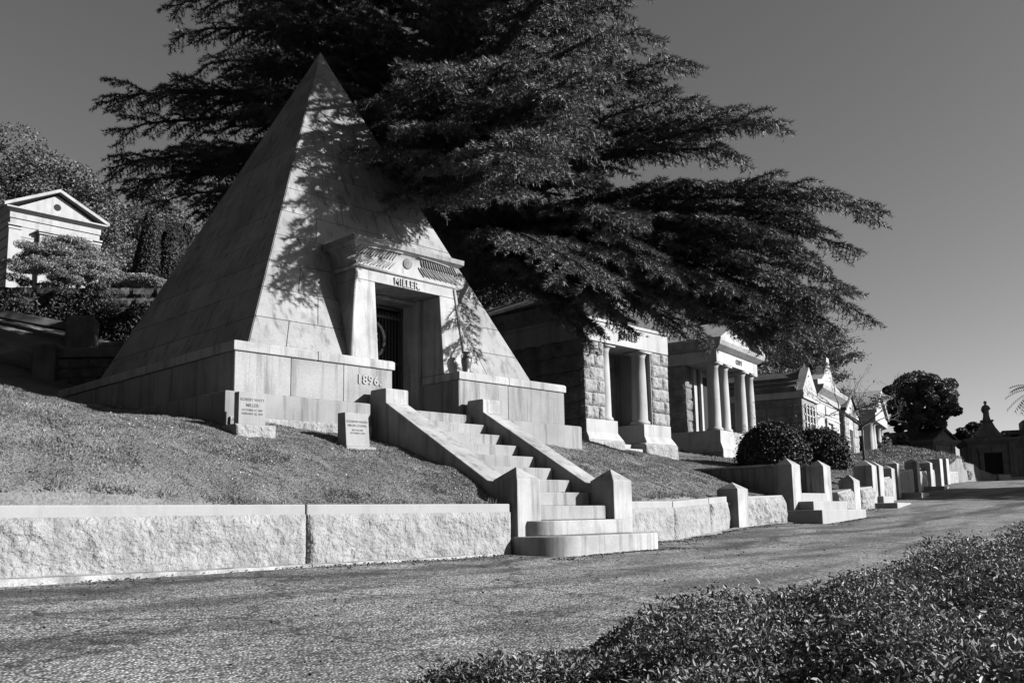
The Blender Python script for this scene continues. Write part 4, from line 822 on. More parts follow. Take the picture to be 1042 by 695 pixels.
# the great cedar
leafy_tree('understory_tree', 'dark leafy tree filling the gap between the pyramid and the two column tomb', 'tree', (19.8, 21, 4.4), (19.6, 20.8, 7.9), (3.4, 2.6, 2.7), 110, .9, 700, .14, M['leaf_mid'], 87, .3)
TIPS = [(7.62,16.91,10.94),(7.72,16.51,10.22),(7.96,16.11,9.48),(6.92,18.13,9.1),(7.34,17.14,9.02),(7.22,18.22,8.59),(7.09,18.22,7.76),(7.37,17.09,7.61),(7.52,18.43,7.44),(7.81,17.34,6.97),(8.41,17.05,6.79),(8.93,17.02,7.16),(8.57,16.1,7.85),(8.65,15.58,8.54),(8.92,16.51,9.82),(8.89,17.46,8.81),(8.74,18.22,8.0),(8.27,17.34,9.02),(8.7,16.57,10.64),(8.77,15.11,10.28),(9.73,15.55,10.41),(13.02,9.34,9.93),(13.03,8.89,9.2),(13.16,8.31,8.54),(13.55,9.07,8.5),(13.21,8.12,7.75),(14.26,8.5,7.66),(13.93,7.45,7.34),(14.29,7.07,7.36),(14.23,7.94,6.99),(16.13,6.18,5.92),(15.26,6.61,6.14),(15.37,7.59,6.44),(15.94,7.13,5.79),(14.53,7.23,5.31),(16.29,6.84,5.42),(15.46,7.06,4.98),(16.42,6.86,4.68),(14.92,7.02,4.36),(16.46,6.64,4.1),(16.22,7.2,3.96),(15.62,7.05,3.48),(15.39,7.76,3.99),(16.19,7.9,3.55),(14.81,7.95,3.93),(14.26,7.73,4.2),(14.83,8.54,4.45),(14.45,8.94,4.46),(14.44,9.47,4.75),(13.8,9.6,4.51),(13.87,10.21,4.76),(14.96,8.26,5.18),(13.7,8.27,4.39),(14.18,9.04,5.38),(8.25,9.49,6.18),(8.54,9.6,5.61),(8.77,9.43,5.25),(8.25,9.37,6.81),(8.4,8.63,5.36),(8.06,9.26,6.93),(9.01,8.22,6.44),(9.56,7.58,6.84),(9.04,8.63,7.13),(12.98,10.47,4.39),(13.88,10.43,4.29),(14.09,10.03,4.45),(12.58,10.09,7.04),(10.86,12.53,10.03),(10.66,9.27,10.52),(9.49,7.65,10.93),(11.42,11.36,5.45),(8.78,6.91,9.22),(10.42,6.96,9.5),(8.72,8.11,9.56),(10.31,10.05,5.73),(10.97,10.58,9.11),(11.9,8.46,9.64),(13.12,8.27,11.73),(11.42,10.75,8.94),(10.83,11.92,7.03),(13.52,9.01,14.0),(9.78,10.84,10.02),(13.88,9.04,11.06),(10.01,8.3,9.15),(8.19,8.56,10.2),(10.16,7.89,3.79),(10.65,9.65,10.79),(12.37,9.34,4.89),(11.08,7.78,11.17),(12.44,11.15,4.83),(10.53,7.81,7.81),(9.73,8.8,10.65),(8.96,7.67,8.15),(11.69,11.65,6.86),(11.64,10.98,6.62),(9.59,9.02,6.15),(11.7,10.22,6.57),(10.86,8.71,12.45),(9.96,10.04,6.86),(11.33,10.75,7.78),(13.2,9.13,10.69),(11.63,12.37,6.51),(11.73,10.28,7.31),(12.45,9.11,12.07),(10.78,8.85,6.77),(11.92,9.56,6.39),(9.66,7.07,10.56),(9.52,8.53,6.38),(8.68,7.54,8.78),(8.34,8.99,8.66),(9.36,9.68,11.91),(10.82,10.06,7.67),(9.95,9.02,9.76),(11.12,9.24,9.89),(9.96,10.72,7.74),(16.81,13.34,8.5),(10.41,13.95,7.66),(11.04,18.51,12.9),(12.28,19.96,13.25),(11.09,14.56,12.58),(11.65,16.45,7.97),(16.72,13.2,9.04),(11.92,17.31,8.19),(14.26,18.07,17.2),(12.67,14.98,15.12),(10.57,17.49,11.67),(13.24,18.7,11.27),(9.28,17.05,11.89),(14.62,11.75,9.31),(13.06,18.98,19.19),(11.72,16.57,11.9),(15.1,15.61,12.9),(10.16,16.82,9.81),(12.2,13.9,13.77),(12.56,14.36,12.83),(12.39,11.73,10.33),(12.98,19.08,15.33),(13.0,10.82,10.61),(15.02,13.75,14.08),(14.32,14.01,11.61),(14.9,12.09,13.67),(13.92,11.86,15.05),(16.27,14.08,19.29),(13.16,12.99,12.78),(13.34,12.32,7.85),(12.9,15.45,12.55),(11.98,16.42,17.06),(13.27,11.69,15.9),(16.04,14.28,10.55),(11.86,21.43,12.5),(13.87,10.52,9.38),(15.58,13.39,16.59),(14.08,11.13,9.58),(10.71,15.11,7.87),(12.11,12.88,12.42),(11.66,12.21,15.48),(10.17,13.33,14.98),(15.36,16.92,11.84),(10.04,16.47,13.0),(15.56,16.71,14.97),(12.6,16.59,18.7),(10.98,17.67,11.8),(16.2,13.22,12.91),(10.66,15.49,11.59),(12.83,12.06,11.36),(12.12,18.12,15.49),(11.77,18.43,11.47),(9.18,15.69,9.95),(9.85,16.25,11.16),(14.43,12.11,12.46),(15.48,13.81,19.07),(11.4,20.34,19.08),(12.14,12.09,13.91),(17.74,13.75,12.44),(10.37,16.86,11.3),(9.23,17.44,12.77),(8.58,15.32,11.1),(11.64,16.58,10.82),(9.92,16.89,8.73),(10.72,17.02,11.26),(8.31,14.6,12.69),(9.49,18.36,15.84),(8.82,14.72,8.33),(10.28,17.2,8.64),(8.75,15.03,10.47),(8.41,16.61,13.34),(8.99,15.64,7.85),(8.32,15.59,11.9),(9.04,16.7,13.11),(8.52,17.51,7.97),(11.65,15.82,10.22),(9.17,15.32,7.35),(10.6,16.32,13.22),(9.59,14.37,12.74),(7.53,15.85,11.98),(9.56,16.49,7.59),(8.84,16.04,10.93),(9.83,14.63,8.93),(10.15,18.98,10.97),(17.1,10.03,6.32),(13.81,12.08,6.65),(14.53,9.89,6.29),(15.88,7.39,5.34),(14.55,12.07,6.8),(13.08,8.52,4.5),(13.4,10.13,6.07),(12.8,10.85,5.84),(12.34,8.97,5.54),(16.44,7.72,6.0),(12.87,8.83,5.02),(14.16,10.25,6.2),(17.75,8.66,5.89),(13.78,10.61,6.33),(14.24,9.27,5.35),(16.81,10.02,5.8),(15.19,11.06,6.13),(13.04,9.98,5.87),(14.35,11.98,5.67),(12.53,9.07,5.51),(8.26,9.84,5.84),(8.48,9.76,5.11),(8.54,10.76,7.1),(15.1,7.74,3.46),(15.1,8.13,3.67),(15.86,7.42,3.29),(15.01,8.47,3.9),(8.3,7.5,5.0),(8.6,7.7,5.6),(9.0,7.6,6.3),(8.1,7.9,5.2),(11.82,16.68,6.7),(13.83,15.03,7.76),(13.99,15.36,7.91),(12.58,15.18,7.4),(13.02,17.03,8.4),(10.29,16.07,6.62),(12.03,19.16,8.01),(13.37,16.73,8.46),(10.01,16.31,8.26),(13.13,16.9,6.55),(10.83,15.94,7.12),(13.55,15.9,8.87),(13.9,15.25,7.4),(11.96,15.11,7.53),(18.13,13.83,7.37),(16.42,17.4,7.06),(14.42,14.76,6.96),(15.44,13.73,6.92),(16.38,14.88,6.01),(15.11,14.28,6.08),(17.1,14.97,7.32),(18.16,13.55,7.4),(16.19,14.02,6.95),(17.03,12.57,5.57),(16.5,13.74,5.77),(16.48,14.23,7.22),(17.96,15.14,6.86),(16.18,17.39,7.39),(16.55,14.48,6.67),(16.62,12.29,6.05),(17.31,13.83,6.87),(15.16,15.47,6.62),(14.21,15.26,6.13),(18.27,14.68,7.74),(18.2,14.5,6.92),(15.58,15.68,6.3),(15.49,15.7,5.95),(15.84,15.14,6.06),(18.09,15.26,7.6),(17.04,17.04,7.98),(16.89,17.54,6.56),(15.56,13.47,6.89),(15.92,16.27,7.03),(16.92,12.6,6.49),(14.01,11.58,4.43),(14.34,11.29,4.14),(14.96,10.8,4.11),(15.43,10.16,4.17),(16.32,9.98,4.08),(14.42,11.67,4.02)]
def cedar():
    rng = np.random.default_rng(11)
    tb = np.array([12.6, 14.1, 2.4]); H_ = 17.5
    t = thing('cedar_tree', 'huge dark spreading cedar whose boughs overhang the pyramid tomb', 'tree', tuple(tb))
    def trunk_at(z): f = (z - tb[2]) / H_; return np.array([tb[0] + .35 * sin(f * 3), tb[1] + .3 * sin(f * 2.2 + 1) - .25, z])
    tk = MB(); zs = np.linspace(tb[2] - .5, tb[2] + H_, 14); tk.tube([trunk_at(z) for z in zs], [max(.62 * (1 - (z - tb[2]) / H_) ** .8, .05) + (.15 if z < tb[2] + .3 else 0) for z in zs], 12); tk.build('trunk', M['bark'], t, smooth=True)
    limbs = MB(); segs = []      # needle bearing twig segments: (p0, p1)
    for tip in TIPS:
        tip = np.array(tip); hd = np.linalg.norm(tip[:2] - tb[:2])
        za = np.clip(tip[2] - rng.uniform(-.02, .16) * hd, 6.2, tb[2] + H_ - .8); p0 = trunk_at(za); Lb = np.linalg.norm(tip - p0)
        n = 12; s = np.linspace(0, 1, n + 1); side = unit(np.cross(tip - p0, (0, 0, 1))); wob = rng.normal(0, .05 * Lb / 3)
        P = p0[None] + (tip - p0)[None] * s[:, None] + np.array([0, 0, 1])[None] * (np.sin(pi * s) * .07 * Lb)[:, None] + side[None] * (np.sin(2 * pi * s) * wob)[:, None]
        P[-1] += (0, 0, -.06 * Lb / 3)
        r0_ = .03 + .013 * Lb
        limbs.tube(P, [r0_ * (1 - q) ** .9 + .008 for q in s], 5)
        def at(q): i = min(int(q * n), n - 1); f = q * n - i; return P[i] * (1 - f) + P[i + 1] * f, unit(P[i + 1] - P[i])
        q0 = max(.25, 1 - 4.6 / Lb) ; q = q0; sg = 1; stepq = .19 / Lb
        while q < 1.0:
            c, d = at(min(q, .999)); sd = unit(np.cross(d, (0, 0, 1))) * sg; sg = -sg
            env = min(1, (1 - q) * Lb / 1.2 + .3) * (.45 + .75 * abs(sin(q * Lb * 1.9 + wob * 40))); L2 = rng.uniform(.75, 1.25) * env * .85
            dirn = unit(d * rng.uniform(.55, .9) + sd * rng.uniform(.6, 1.0) + np.array([0, 0, rng.uniform(-.12, .16)]))
            e = c + dirn * L2 + np.array([0, 0, -.10 * L2]); mid = c + dirn * L2 * .5 + np.array([0, 0, .03 * L2])
            limbs.tube([c, mid, e], [.010, .007, .003], 3)
            segs.append((c, mid)); segs.append((mid, e))
            m_ = int(L2 / .05)
            for k in range(m_):
                f = (k + .7) / m_; b = (c + (mid - c) * f * 2) if f < .5 else (mid + (e - mid) * (f - .5) * 2); s2 = unit(np.cross(dirn, (0, 0, 1))) * (1 if k % 2 else -1)
                L3 = rng.uniform(.14, .34) * (1.15 - .6 * f); dd = unit(dirn * .7 + s2 * .8 + np.array([0, 0, rng.uniform(-.6, .05)])); segs.append((b, b + dd * L3 + np.array([0, 0, -.25 * L3])))
            q += stepq * rng.uniform(.7, 1.4)
        segs.append((P[-3], P[-2])); segs.append((P[-2], P[-1]))
    limbs.build('limbs', M['bark'], t)
    A = np.array([a for a, b in segs]); B_ = np.array([b for a, b in segs]); Ls = np.linalg.norm(B_ - A, axis=1); cnt = np.maximum(2, (Ls / .0075).astype(int))
    idx = np.repeat(np.arange(len(A)), cnt); f = rng.random(len(idx)); C = A[idx] + (B_ - A)[idx] * f[:, None]; D = unit((B_ - A)[idx])
    n = len(C); rnd = unit(np.cross(D, rng.normal(size=(n, 3)))); rnd[:, 2] += .25; rnd[:, 2] -= .05; nd = unit(D * .9 + rnd * .8)
    sz = rng.uniform(.06, .11, n)[:, None]; sidev = unit(np.cross(nd, rng.normal(size=(n, 3)))) * rng.uniform(.006, .011, n)[:, None]
    V = np.stack([C - sidev, C + sidev, C + nd * sz], 1).reshape(-1, 3)
    print('cedar segs', len(segs), 'needle tris', n)
    tris_mesh('foliage', V, M['needles'], t, 3)
cedar()
# unseen trees added to darken the pyramid's left flank by closing off sky
for i, (x, y, g_) in enumerate(((-7, 9, 1.5), (-6.5, 17.5, 3.6), (-12, 3, .5), (-3.5, 26, 5.5))):
    leafy_tree('broad_tree', ['nearest big dense tree left of the view beside the pyramid lawn', 'big dense tree left of the view behind the pyramid flank', 'big dense tree left of the view close to the road wall', 'big dense tree left of the view above the hillside steps'][i], 'tree', (x, y, g_), (x, y, g_ + 9.5), (5.0, 4.5, 7.5), 170, 1.7, 240, .42, M['leaf_dark'], 90 + i, .5, 'big trees left of the pyramid')
# trees over the near side of the road, out of the picture to the right: their shade lies on the road and the far tombs
leafy_tree('roadside_tree', 'leafy tree on the near side of the road outside the right edge, shading the road', 'tree', (38.5, -4.0, .2), (38.5, -5.0, 7.5), (3.6, 3.4, 2.6), 70, .9, 260, .3, M['leaf_dark'], 81, .3, 'trees along the near side of the road')
leafy_tree('roadside_tree', 'tall leafy tree outside the right edge, shading the far tombs', 'tree', (73, 9, 1), (73.5, 9.5, 9.5), (4.5, 4.5, 4.6), 120, 1.3, 300, .4, M['leaf_dark'], 82, .4, 'trees along the near side of the road')
leafy_tree('roadside_tree', 'second tall leafy tree outside the right edge near the road bend', 'tree', (68, 6, 1), (68, 6, 9.5), (4.5, 4.0, 4.6), 110, 1.3, 300, .4, M['leaf_dark'], 83, .4, 'trees along the near side of the road')

# lawn blades (short turf) as one uncountable mass
def blades(name, region, n, h, m, seed, label, wdt=.006):
    rng = np.random.default_rng(seed); x = rng.uniform(region[0], region[1], n); y = rng.uniform(region[2], region[3], n)
    bare = np.sin(x * 3.7 + 2 * np.sin(y * 2.9)) * np.sin(y * 4.1 + 1.5 * np.sin(x * 2.2)) + .6 * np.sin(x * 11.3) * np.sin(y * 9.7)
    ok = (rng.random(n) < np.clip(1.25 + bare, .3, 1)) & (y > wall_y(x) + .14) & ~((x > 7.04) & (x < 9.2) & (y < 9.6)) & ~((x > 4.9) & (x < 11.25) & (y > 9.17)) & ~((x > 15.3) & (y > 12.45) & (x < 19)) & ~((x > 15.9) & (x < 18) & (y < 9.6))
    x, y = x[ok], y[ok]; n = len(x); z = lawn_surface(x, y) - .004
    C = np.stack([x, y, z], 1); hh = h * rng.uniform(.5, 1.3, n) * (.75 + .5 * (np.sin(x * 2.3 + 1.7 * np.sin(y * 1.9)) * np.sin(y * 3.1 + x) > .2))
    a = rng.uniform(0, 2 * pi, n); sd = np.stack([np.cos(a), np.sin(a), 0 * a], 1) * wdt * rng.uniform(.6, 1.4, n)[:, None]
    tipv = np.stack([rng.normal(0, .7, n), rng.normal(0, .7, n), np.ones(n)], 1) * hh[:, None]
    V = np.stack([C - sd, C + sd, C + tipv], 1).reshape(-1, 3)
    tris_mesh(name, V, m, None, 3, label=label, cat='grass', kind='stuff')
blades('grass', (-1.5, 7.1, 6.95, 10.8), 420000, .017, M['blade'], 1, 'short dense turf on the sloping lawn left of the big staircase', .006)
blades('grass', (-1.5, 5.0, 10.8, 13.5), 90000, .03, M['blade'], 6, 'turf in shade at the top of the slope left of the pyramid', .01)
blades('grass', (9.1, 24, 6.95, 13.5), 280000, .022, M['blade'], 2, 'short dense turf on the lawn right of the big staircase', .009)
blades('grass', (24, 52, 10, 19), 90000, .09, M['blade'], 3, 'pale turf on the far grass bank by the end of the road', .03)

# dry leaves and grit gathered at the foot of the walls
rng = np.random.default_rng(77); n = 5200; x = rng.uniform(-1, 22, n); off = np.abs(rng.normal(0, .13, n)) * (.4 + .9 * (np.sin(x * 2.1) * np.sin(x * .83 + 1) > -.1)); y = wall_y(x) - .07 - off; msk = (x > 6.9) & (x < 9.3); y = np.where(msk, 6.22 - off, y); msk = (x > 15.5) & (x < 17.8); y = np.where(msk, 7.4 - off, y)
ns = 500; x = np.concatenate([x, rng.uniform(1, 15, ns)]); y = np.concatenate([y, rng.uniform(3.2, 6.6, ns)])
tris_mesh('leaf_litter', leaf_quads(np.stack([x, y, road_surface(x, y) + .012], 1), .022, rng, .8, .6), M['leaf_dark'], None, 4, label='dry leaves and grit gathered along the foot of the walls', cat='leaf litter', kind='stuff')
n = 700; x = np.concatenate([rng.uniform(1, 7, n), rng.uniform(9.3, 16, n)]); y = np.concatenate([rng.uniform(7.0, 9.1, n), rng.uniform(7.8, 11.5, n)])
tris_mesh('fallen_leaves', leaf_quads(np.stack([x, y, lawn_surface(x, y) + .014], 1), .024, rng, .7, .6), M['pale_stone'], None, 4, label='scattered pale fallen leaves on the two lawns', cat='leaf litter', kind='stuff')
n = 2600; x = np.concatenate([rng.uniform(-1, 7, n), rng.uniform(9.3, 15, n)]); y = wall_y(x) + .12 + np.abs(rng.normal(0, .05, 2 * n)); keep = np.sin(x * 5) + np.sin(x * 13.7) > -.2; x, y = x[keep], y[keep]
C = np.stack([x, y, lawn_z(x, y) + .02], 1); h_ = rng.uniform(.02, .075, len(x))[:, None]; sdv = unit(rng.normal(size=(len(x), 3)) * (1, 1, 0)) * .005
tris_mesh('grass_fringe', np.stack([C - sdv, C + sdv, C + unit(rng.normal(size=(len(x), 3)) * .5 + (0, -.45, 1)) * h_], 1).reshape(-1, 3), M['blade'], None, 3, label='ragged longer grass along the back edge of the low wall', cat='grass', kind='stuff')

# ground cover bed in the right foreground
BED = tps([(2.33, 2.94, -.26), (3.57, 2.64, -.11), (4.7, 2.47, -.01), (5.88, 2.39, .08), (8.95, 2.38, .25), (2.15, .6, .0), (2.27, 1.5, -.12), (1.2, 2.2, -.30), (.9, 1.4, -.22), (6, 1, .12), (9, 1, .27), (14, 2.4, .42), (14, 0, .45), (3.5, .5, .02), (.6, .6, -.2)], .001)
BE = np.array([(-1.0, 1.2), (.6, 1.9), (1.5, 2.45), (2.33, 2.9), (3.0, 2.78), (3.57, 2.70), (4.7, 2.50), (5.88, 2.42), (8.95, 2.40), (14, 2.9), (20, 4)])
def bed_edge(x): return np.interp(x, BE[:, 0], BE[:, 1])
grid('planting_bed', nonuni([(-.8, 16, .08)]), nonuni([(-1.5, 4.0, .08)]), lambda X, Y: np.where(Y < bed_edge(X) - .06, BED(X, Y) - .12 - .05 * np.sin(X * 5) * np.sin(Y * 6), road_z(X, Y) - .2), M['soil'], kind='structure')
def cover(seed):
    rng = np.random.default_rng(seed)
    N = 780000
    r = .75 + 14 * rng.random(N) ** 1.35; th = rng.uniform(-.62, .42, N)      # plan polar coordinates about the road side
    x = r * np.sin(.98 + th * 1.0); y = r * np.cos(.98 + th)
    dist = bed_edge(x) - y
    edge_n = .13 * np.sin(x * 2.6 + .5) + .09 * np.sin(x * 6.3 + 1) + .04 * np.sin(x * 19)
    ok = (dist > -.04 + edge_n) & (y > -1.4) & (x < 15.5) & (x > .2); x, y, dist, edge_n = x[ok], y[ok], dist[ok], edge_n[ok]; n = len(x)
    fall = np.clip((dist - edge_n + .04) / .28, 0, 1) ** .6
    top = BED(x, y) + .06 * np.sin(x * 4.3 + 2 * np.sin(y * 2.1)) * np.cos(y * 5.2) + .03 * np.sin(x * 11 + y * 9)
    base = road_z(x, y)
    z = base + (np.maximum(top, base + .05) - base) * fall * (1 - .55 * rng.random(n) ** 2.2) + .02 * rng.normal(size=n) * fall + .01
    C = np.stack([x, y, z], 1)
    L_ = .0165 * np.clip(rng.lognormal(0, .33, n), .4, 1.9) * (1 + .03 * np.hypot(x, y)); w_ = L_ * rng.uniform(.36, .52, n)
    a = rng.uniform(0, 2 * pi, n); el = np.arcsin(rng.uniform(-.1, .95, n))
    d = np.stack([np.cos(a) * np.cos(el), np.sin(a) * np.cos(el), np.sin(el)], 1); s = unit(np.cross(d, unit(rng.normal(size=(n, 3)) + np.array([0, 0, 1.2])))); nn = unit(np.cross(s, d))
    L1 = L_[:, None]; W1 = w_[:, None]
    b0 = C; q1 = C + d * L1 * .35 + s * W1 * .5 + nn * W1 * .18; m1 = C + d * L1 * .4; q2 = C + d * L1 * .35 - s * W1 * .5 + nn * W1 * .18; u1 = C + d * L1 * .72 + s * W1 * .36 + nn * W1 * .12 ; u2 = C + d * L1 * .72 - s * W1 * .36 + nn * W1 * .12; tp = C + d * L1 - nn * W1 * .12
    # two half blades folded on the midrib
    V1 = np.stack([b0, q1, u1, tp], 1); V2 = np.stack([b0, tp, u2, q2], 1)
    tris_mesh('ground_cover', np.concatenate([V1, V2]).reshape(-1, 3), M['cover_leaf'], None, 4, label='dense leafy ground cover filling the bed along the near side of the road', cat='ground cover', kind='stuff')
    st_ = MB(); k = rng.choice(n, 9000, replace=False)
    sel = k[np.hypot(x[k], y[k]) < 7]
    Vs = []
    for i in sel:
        p = C[i]; b = p + np.array([rng.normal(0, .02), rng.normal(0, .02), -.16]); e = np.array([.0022, .0016, 0]); Vs += [b - e, b + e, p + e * .6, p - e * .6]
    tris_mesh('ground_cover_stems', np.array(Vs), M['bark'], None, 4, label='thin upright stems among the leaves of the near ground cover bed', cat='stems', kind='stuff')
cover(5)

# two clipped round bushes
for i, (x, y, z, rx, rz_, lab) in enumerate(((20.75, 11.05, 1.50, .86, .80, 'larger dark clipped round bush beside the four column tomb'), (23.5, 11.15, 1.62, .80, .72, 'smaller dark clipped round bush, right of the larger one'))):
    rng = np.random.default_rng(40 + i); t = thing('round_bush', lab, 'bush', (x, y, z - .3), 0, 'clipped round bushes')
    d = unit(rng.normal(size=(26000, 3))); rr_ = (1 + .07 * np.sin(d[:, 0] * 7 + 2 * i) * np.sin(d[:, 2] * 6 + d[:, 1] * 5))[:, None] * rng.uniform(.88, 1.0, (26000, 1)) * (1 + .12 * (rng.random((26000, 1)) > .93))
    P = np.array([x, y, z + .3]) + d * rr_ * np.array([rx, rx, rz_]); P = P[P[:, 2] > z - .45]
    tris_mesh('foliage', leaf_quads(P, .07, rng, 0, .55), M['leaf_bush'], t, 4)
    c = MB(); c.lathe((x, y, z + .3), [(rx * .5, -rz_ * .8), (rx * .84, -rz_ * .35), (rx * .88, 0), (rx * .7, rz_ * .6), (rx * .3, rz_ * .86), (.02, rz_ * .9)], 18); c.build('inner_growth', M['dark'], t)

# trees behind
leafy_tree('hill_tree', 'dark rounded tree on the skyline above the white hillside tomb at far left', 'tree', (18.5, 63.5, 15), (18.0, 62.6, 20.5), (6.2, 5, 4.4), 90, 1.5, 1100, .19, M['leaf_mid'], 1, .4, 'trees on the left hill')
leafy_tree('hill_tree', 'greyer feathery tree right of the dark skyline tree on the left hill', 'tree', (21.5, 55, 13), (22.2, 54, 16.9), (5.0, 4, 4.2), 80, 1.3, 1100, .16, M['leaf_mid'], 2, .35, 'trees on the left hill')
leafy_tree('hill_tree', 'low bushy tree between the hillside tomb and the column shaped yew', 'tree', (17.5, 48, 11), (18.0, 47, 13.6), (4.0, 3, 2.6), 60, 1.0, 900, .14, M['leaf_mid'], 3, .3, 'trees on the left hill')
leafy_tree('hill_tree', 'dark tree cut by the left edge of the view beyond the hillside tomb', 'tree', (6, 62, 14), (7, 60, 19.5), (7, 5, 4.8), 80, 1.6, 900, .2, M['leaf_mid'], 4, .4, 'trees on the left hill')
# fluted yew
t = thing('yew_tree', 'dark dense yew of upright fluted columns beside the left edge of the pyramid', 'tree', (14.7, 32.2, 9.0)); rng = np.random.default_rng(8); Cc = []
for k in range(15):
    a = rng.uniform(0, 2 * pi); r_ = rng.uniform(0, .95); cx_, cy_ = 14.75 + r_ * cos(a) * 1.05, 32.2 + r_ * sin(a) * .9; hh = rng.uniform(1.9, 2.75); n_ = 7000
    zz = rng.random(n_) ** .8 * hh; rad = .50 * np.clip((1.04 - zz / hh), 0, 1) ** .45 * rng.uniform(.8, 1.05, n_); th = rng.uniform(0, 2 * pi, n_); Cc.append(np.stack([cx_ + rad * np.cos(th), cy_ + rad * np.sin(th), 9.2 + zz], 1))
tris_mesh('foliage', leaf_quads(np.vstack(Cc), .12, rng, -.6, .4), M['leaf_dark'], t, 4); q = MB(); q.tube([(14.7, 32.2, 8.5), (14.7, 32.2, 10.5)], .2, 8); q.build('trunk', M['bark'], t)
# junipers
def juniper(lab, c, r, n_cl, seed, cl=.35):
    rng = np.random.default_rng(seed); t = thing('juniper_bush', lab, 'bush', (c[0], c[1], c[2] - r[2]), 0, 'spreading junipers below the hillside tomb'); cs = []
    for _ in range(n_cl): d = unit(rng.normal(size=3)); d[2] = abs(d[2]) * 1.3 - .75; cs.append(np.array(c) + d * rng.uniform(.5, 1.0) * np.array(r))
    P = clump_cloud(rng, cs, [(cl * rng.uniform(.7, 1.4), cl * rng.uniform(.7, 1.4), cl * .4) for _ in cs], 700, .3); tris_mesh('foliage', leaf_quads(P, .075, rng, .1, .35), M['leaf_pale'], t, 4)
    q = MB(); q.tube([(c[0], c[1], c[2] - r[2] - .5), (c[0] + .1, c[1], c[2])], [.12, .05], 6); q.build('trunk', M['bark'], t)
juniper('large pale tipped juniper in front of the white hillside tomb', (10.6, 30.5, 9.05), (1.85, 1.2, 1.35), 120, 12)
juniper('low pale tipped juniper to the right of the large one', (12.0, 28.0, 7.95), (1.35, 1, .42), 40, 13)
juniper('small pale juniper sprig at the far left edge', (7.5, 30, 8.0), (.5, .5, .5), 12, 14)
t = thing('dark_hedge', 'long dark hedge in shade along the top of the rubble wall', 'hedge', (9, 27, 6)); rng = np.random.default_rng(15); n_ = 190000
u_ = rng.random(n_); cx_ = 2 + u_ * 11.5; cy_ = 29.6 - u_ * 8.6 + rng.normal(0, .4, n_); zz = 5.15 + (rng.random(n_) ** .7) * (1.6 + .3 * np.sin(cx_ * 3) + .2 * np.sin(cx_ * 7.7)) - .12 * u_ * 6
tris_mesh('foliage', leaf_quads(np.stack([cx_, cy_, zz], 1), .085, rng, 0, .5), M['leaf_dark'], t, 4)
# right hand background
def conifer(lab, base, H_, Rr, seed, m=None):
    rng = np.random.default_rng(seed); t = thing('pine_tree', lab, 'tree', base, 0, None); b = np.array(base, float); q = MB(); q.tube([b - (0, 0, .5), b + (0, 0, H_)], [.35, .05], 8); q.build('trunk', M['bark'], t); Cc = []; lb = MB()
    for k in range(120):
        f = rng.random() ** .8; z = .18 * H_ + f * .8 * H_; L_ = Rr * (1 - f) ** .7 * rng.uniform(.5, 1.1) + .4; a = rng.uniform(0, 2 * pi); d = np.array([cos(a), sin(a), .22]); e = b + (0, 0, z) + d * L_; lb.tube([b + (0, 0, z), e], [.06, .02], 4)
        for j in range(6):
            q_ = .4 + .6 * j / 5; c = b + (0, 0, z) + d * L_ * q_ + rng.normal(0, .12, 3); n_ = 130; Cc.append(c + rng.normal(size=(n_, 3)) * np.array([.42, .42, .13]) * (1.1 - .4 * q_))
    tris_mesh('foliage', leaf_quads(np.vstack(Cc), .2, rng, .2, .25), m or M['leaf_mid'], t, 4); lb.build('limbs', M['bark'], t)
conifer('tall layered conifer rising behind the gabled tombs', (44, 22, 3.2), 8.6, 4.2, 31)
conifer('second layered conifer behind the four column tomb, under the cedar boughs', (37, 21.5, 3), 8.0, 3.6, 32)
leafy_tree('round_tree', 'dark dense round headed tree against the sky in the distance', 'tree', (63, 24.5, 3.5), (62.4, 22.2, 7.35), (2.4, 2.4, 2.1), 110, .55, 700, .17, M['leaf_mid'], 33, .35)
for i, (bx, by, bz, r_, lab) in enumerate(((66, 27.5, 4.6, 1.1, 'low dark tree behind the distant pedimented tomb'), (70, 25, 5.2, 1.4, 'low dark tree left of the statue'), (74, 22.5, 5.6, 1.5, 'low dark tree right of the statue'), (56, 22.5, 3.9, 1.3, 'dark low tree under the round headed tree beside the last tomb'), (52, 21.5, 3.6, 1.0, 'leafy shrub behind the bare tree at the end of the tomb row'))):
    leafy_tree('distant_tree', lab, 'tree', (bx, by, bz - 2.4), (bx, by, bz), (r_ * 1.5, r_ * 1.5, r_ * .85), 34, .5, 260, .24, M['leaf_dark'] if i < 3 else M['leaf_mid'], 50 + i, .15, 'dark trees behind the far tombs')
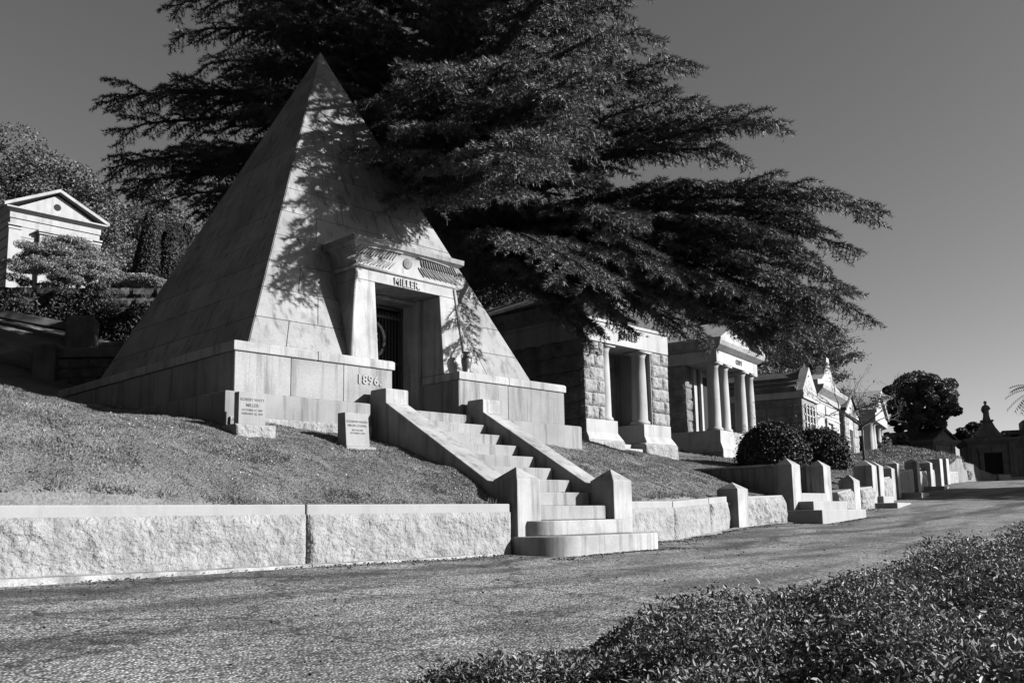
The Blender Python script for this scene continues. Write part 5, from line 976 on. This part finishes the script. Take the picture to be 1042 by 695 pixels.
# bare tree
def bare_tree(name, lab, base, H_, seed, lean, spread=1.0, r0=.07, leaves=0):
    rng = np.random.default_rng(seed); t = thing(name, lab, 'tree', base); b = np.array(base, float); tk = MB(); br_ = MB(); ends = []
    top = b + (0, 0, H_ * .45); tk.tube([b - (0, 0, .3), b + (.03, .02, H_ * .25), top], [r0 * 1.2, r0, r0 * .85], 8); tk.build('trunk', M['bark'], t, smooth=True)
    def grow(p, d, L_, r_, k):
        m1 = p + d * L_ * .5 + rng.normal(0, .04, 3) * L_; e = p + d * L_ + np.array([0, 0, .04 * L_]); br_.tube([p, m1, e], [r_, r_ * .8, r_ * .55], 5)
        if k == 0: ends.append(e); return
        for _ in range(rng.integers(2, 4)):
            nd = unit(d + rng.normal(0, .45, 3) + np.array([0, 0, .12])); grow(e, nd, L_ * rng.uniform(.55, .8), r_ * .58, k - 1)
    for _ in range(7):
        a = rng.uniform(0, 2 * pi); grow(top, unit(np.array([cos(a) * spread, sin(a) * spread, .55]) + np.array(lean)), H_ * .28, r0 * .6, 4)
    br_.build('branches', M['bark'], t)
    if leaves: P = np.array(ends)[rng.integers(0, len(ends), leaves)] + rng.normal(0, .12, (leaves, 3)); tris_mesh('leaves', leaf_quads(P, .09, rng), M['leaf_pale'], t, 4)
bare_tree('bare_tree', 'small nearly bare tree with twisted branches in front of the last tomb of the row', (29.9, 12.6, 1.75), 3.2, 61, (.45, -.3, 0), 1.2, .042, 160)
# palm at the right edge
t = thing('palm_tree', 'palm with drooping fronds entering at the right edge against the sky', 'tree', (65.3, 15.9, 2)); rng = np.random.default_rng(70)
pc = np.array([65.3, 15.9, 7.9]); q = MB(); q.tube([(65.3, 15.9, 1.5), (65.35, 15.9, 5), pc], [.3, .24, .26], 10); q.build('trunk', M['bark'], t, smooth=True)
for k in range(22):
    a = 2 * pi * k / 22 + rng.uniform(-.1, .1); el = rng.uniform(-.1, 1.0); d = np.array([cos(a), sin(a), 0]); L_ = rng.uniform(1.7, 2.3); Vv = []
    pts = [pc + d * L_ * s * cos(el * (1 - s * .4)) + np.array([0, 0, L_ * (s * sin(el) - .55 * s * s)]) for s in np.linspace(0, 1, 15)]
    sd = np.cross(d, (0, 0, 1))
    for i in range(1, 15):
        for sg in (-1, 1):
            p = pts[i]; w0 = (pts[i] - pts[i - 1]) * .45; tip = p + sd * sg * .42 * (1 - .5 * i / 15) + (pts[i] - pts[i - 1]) * .9 + np.array([0, 0, -.16]); Vv += [p - w0 * .5, p + w0 * .5, tip]
    fr = tris_mesh('frond', np.array(Vv), M['leaf_dark'], t, 3)
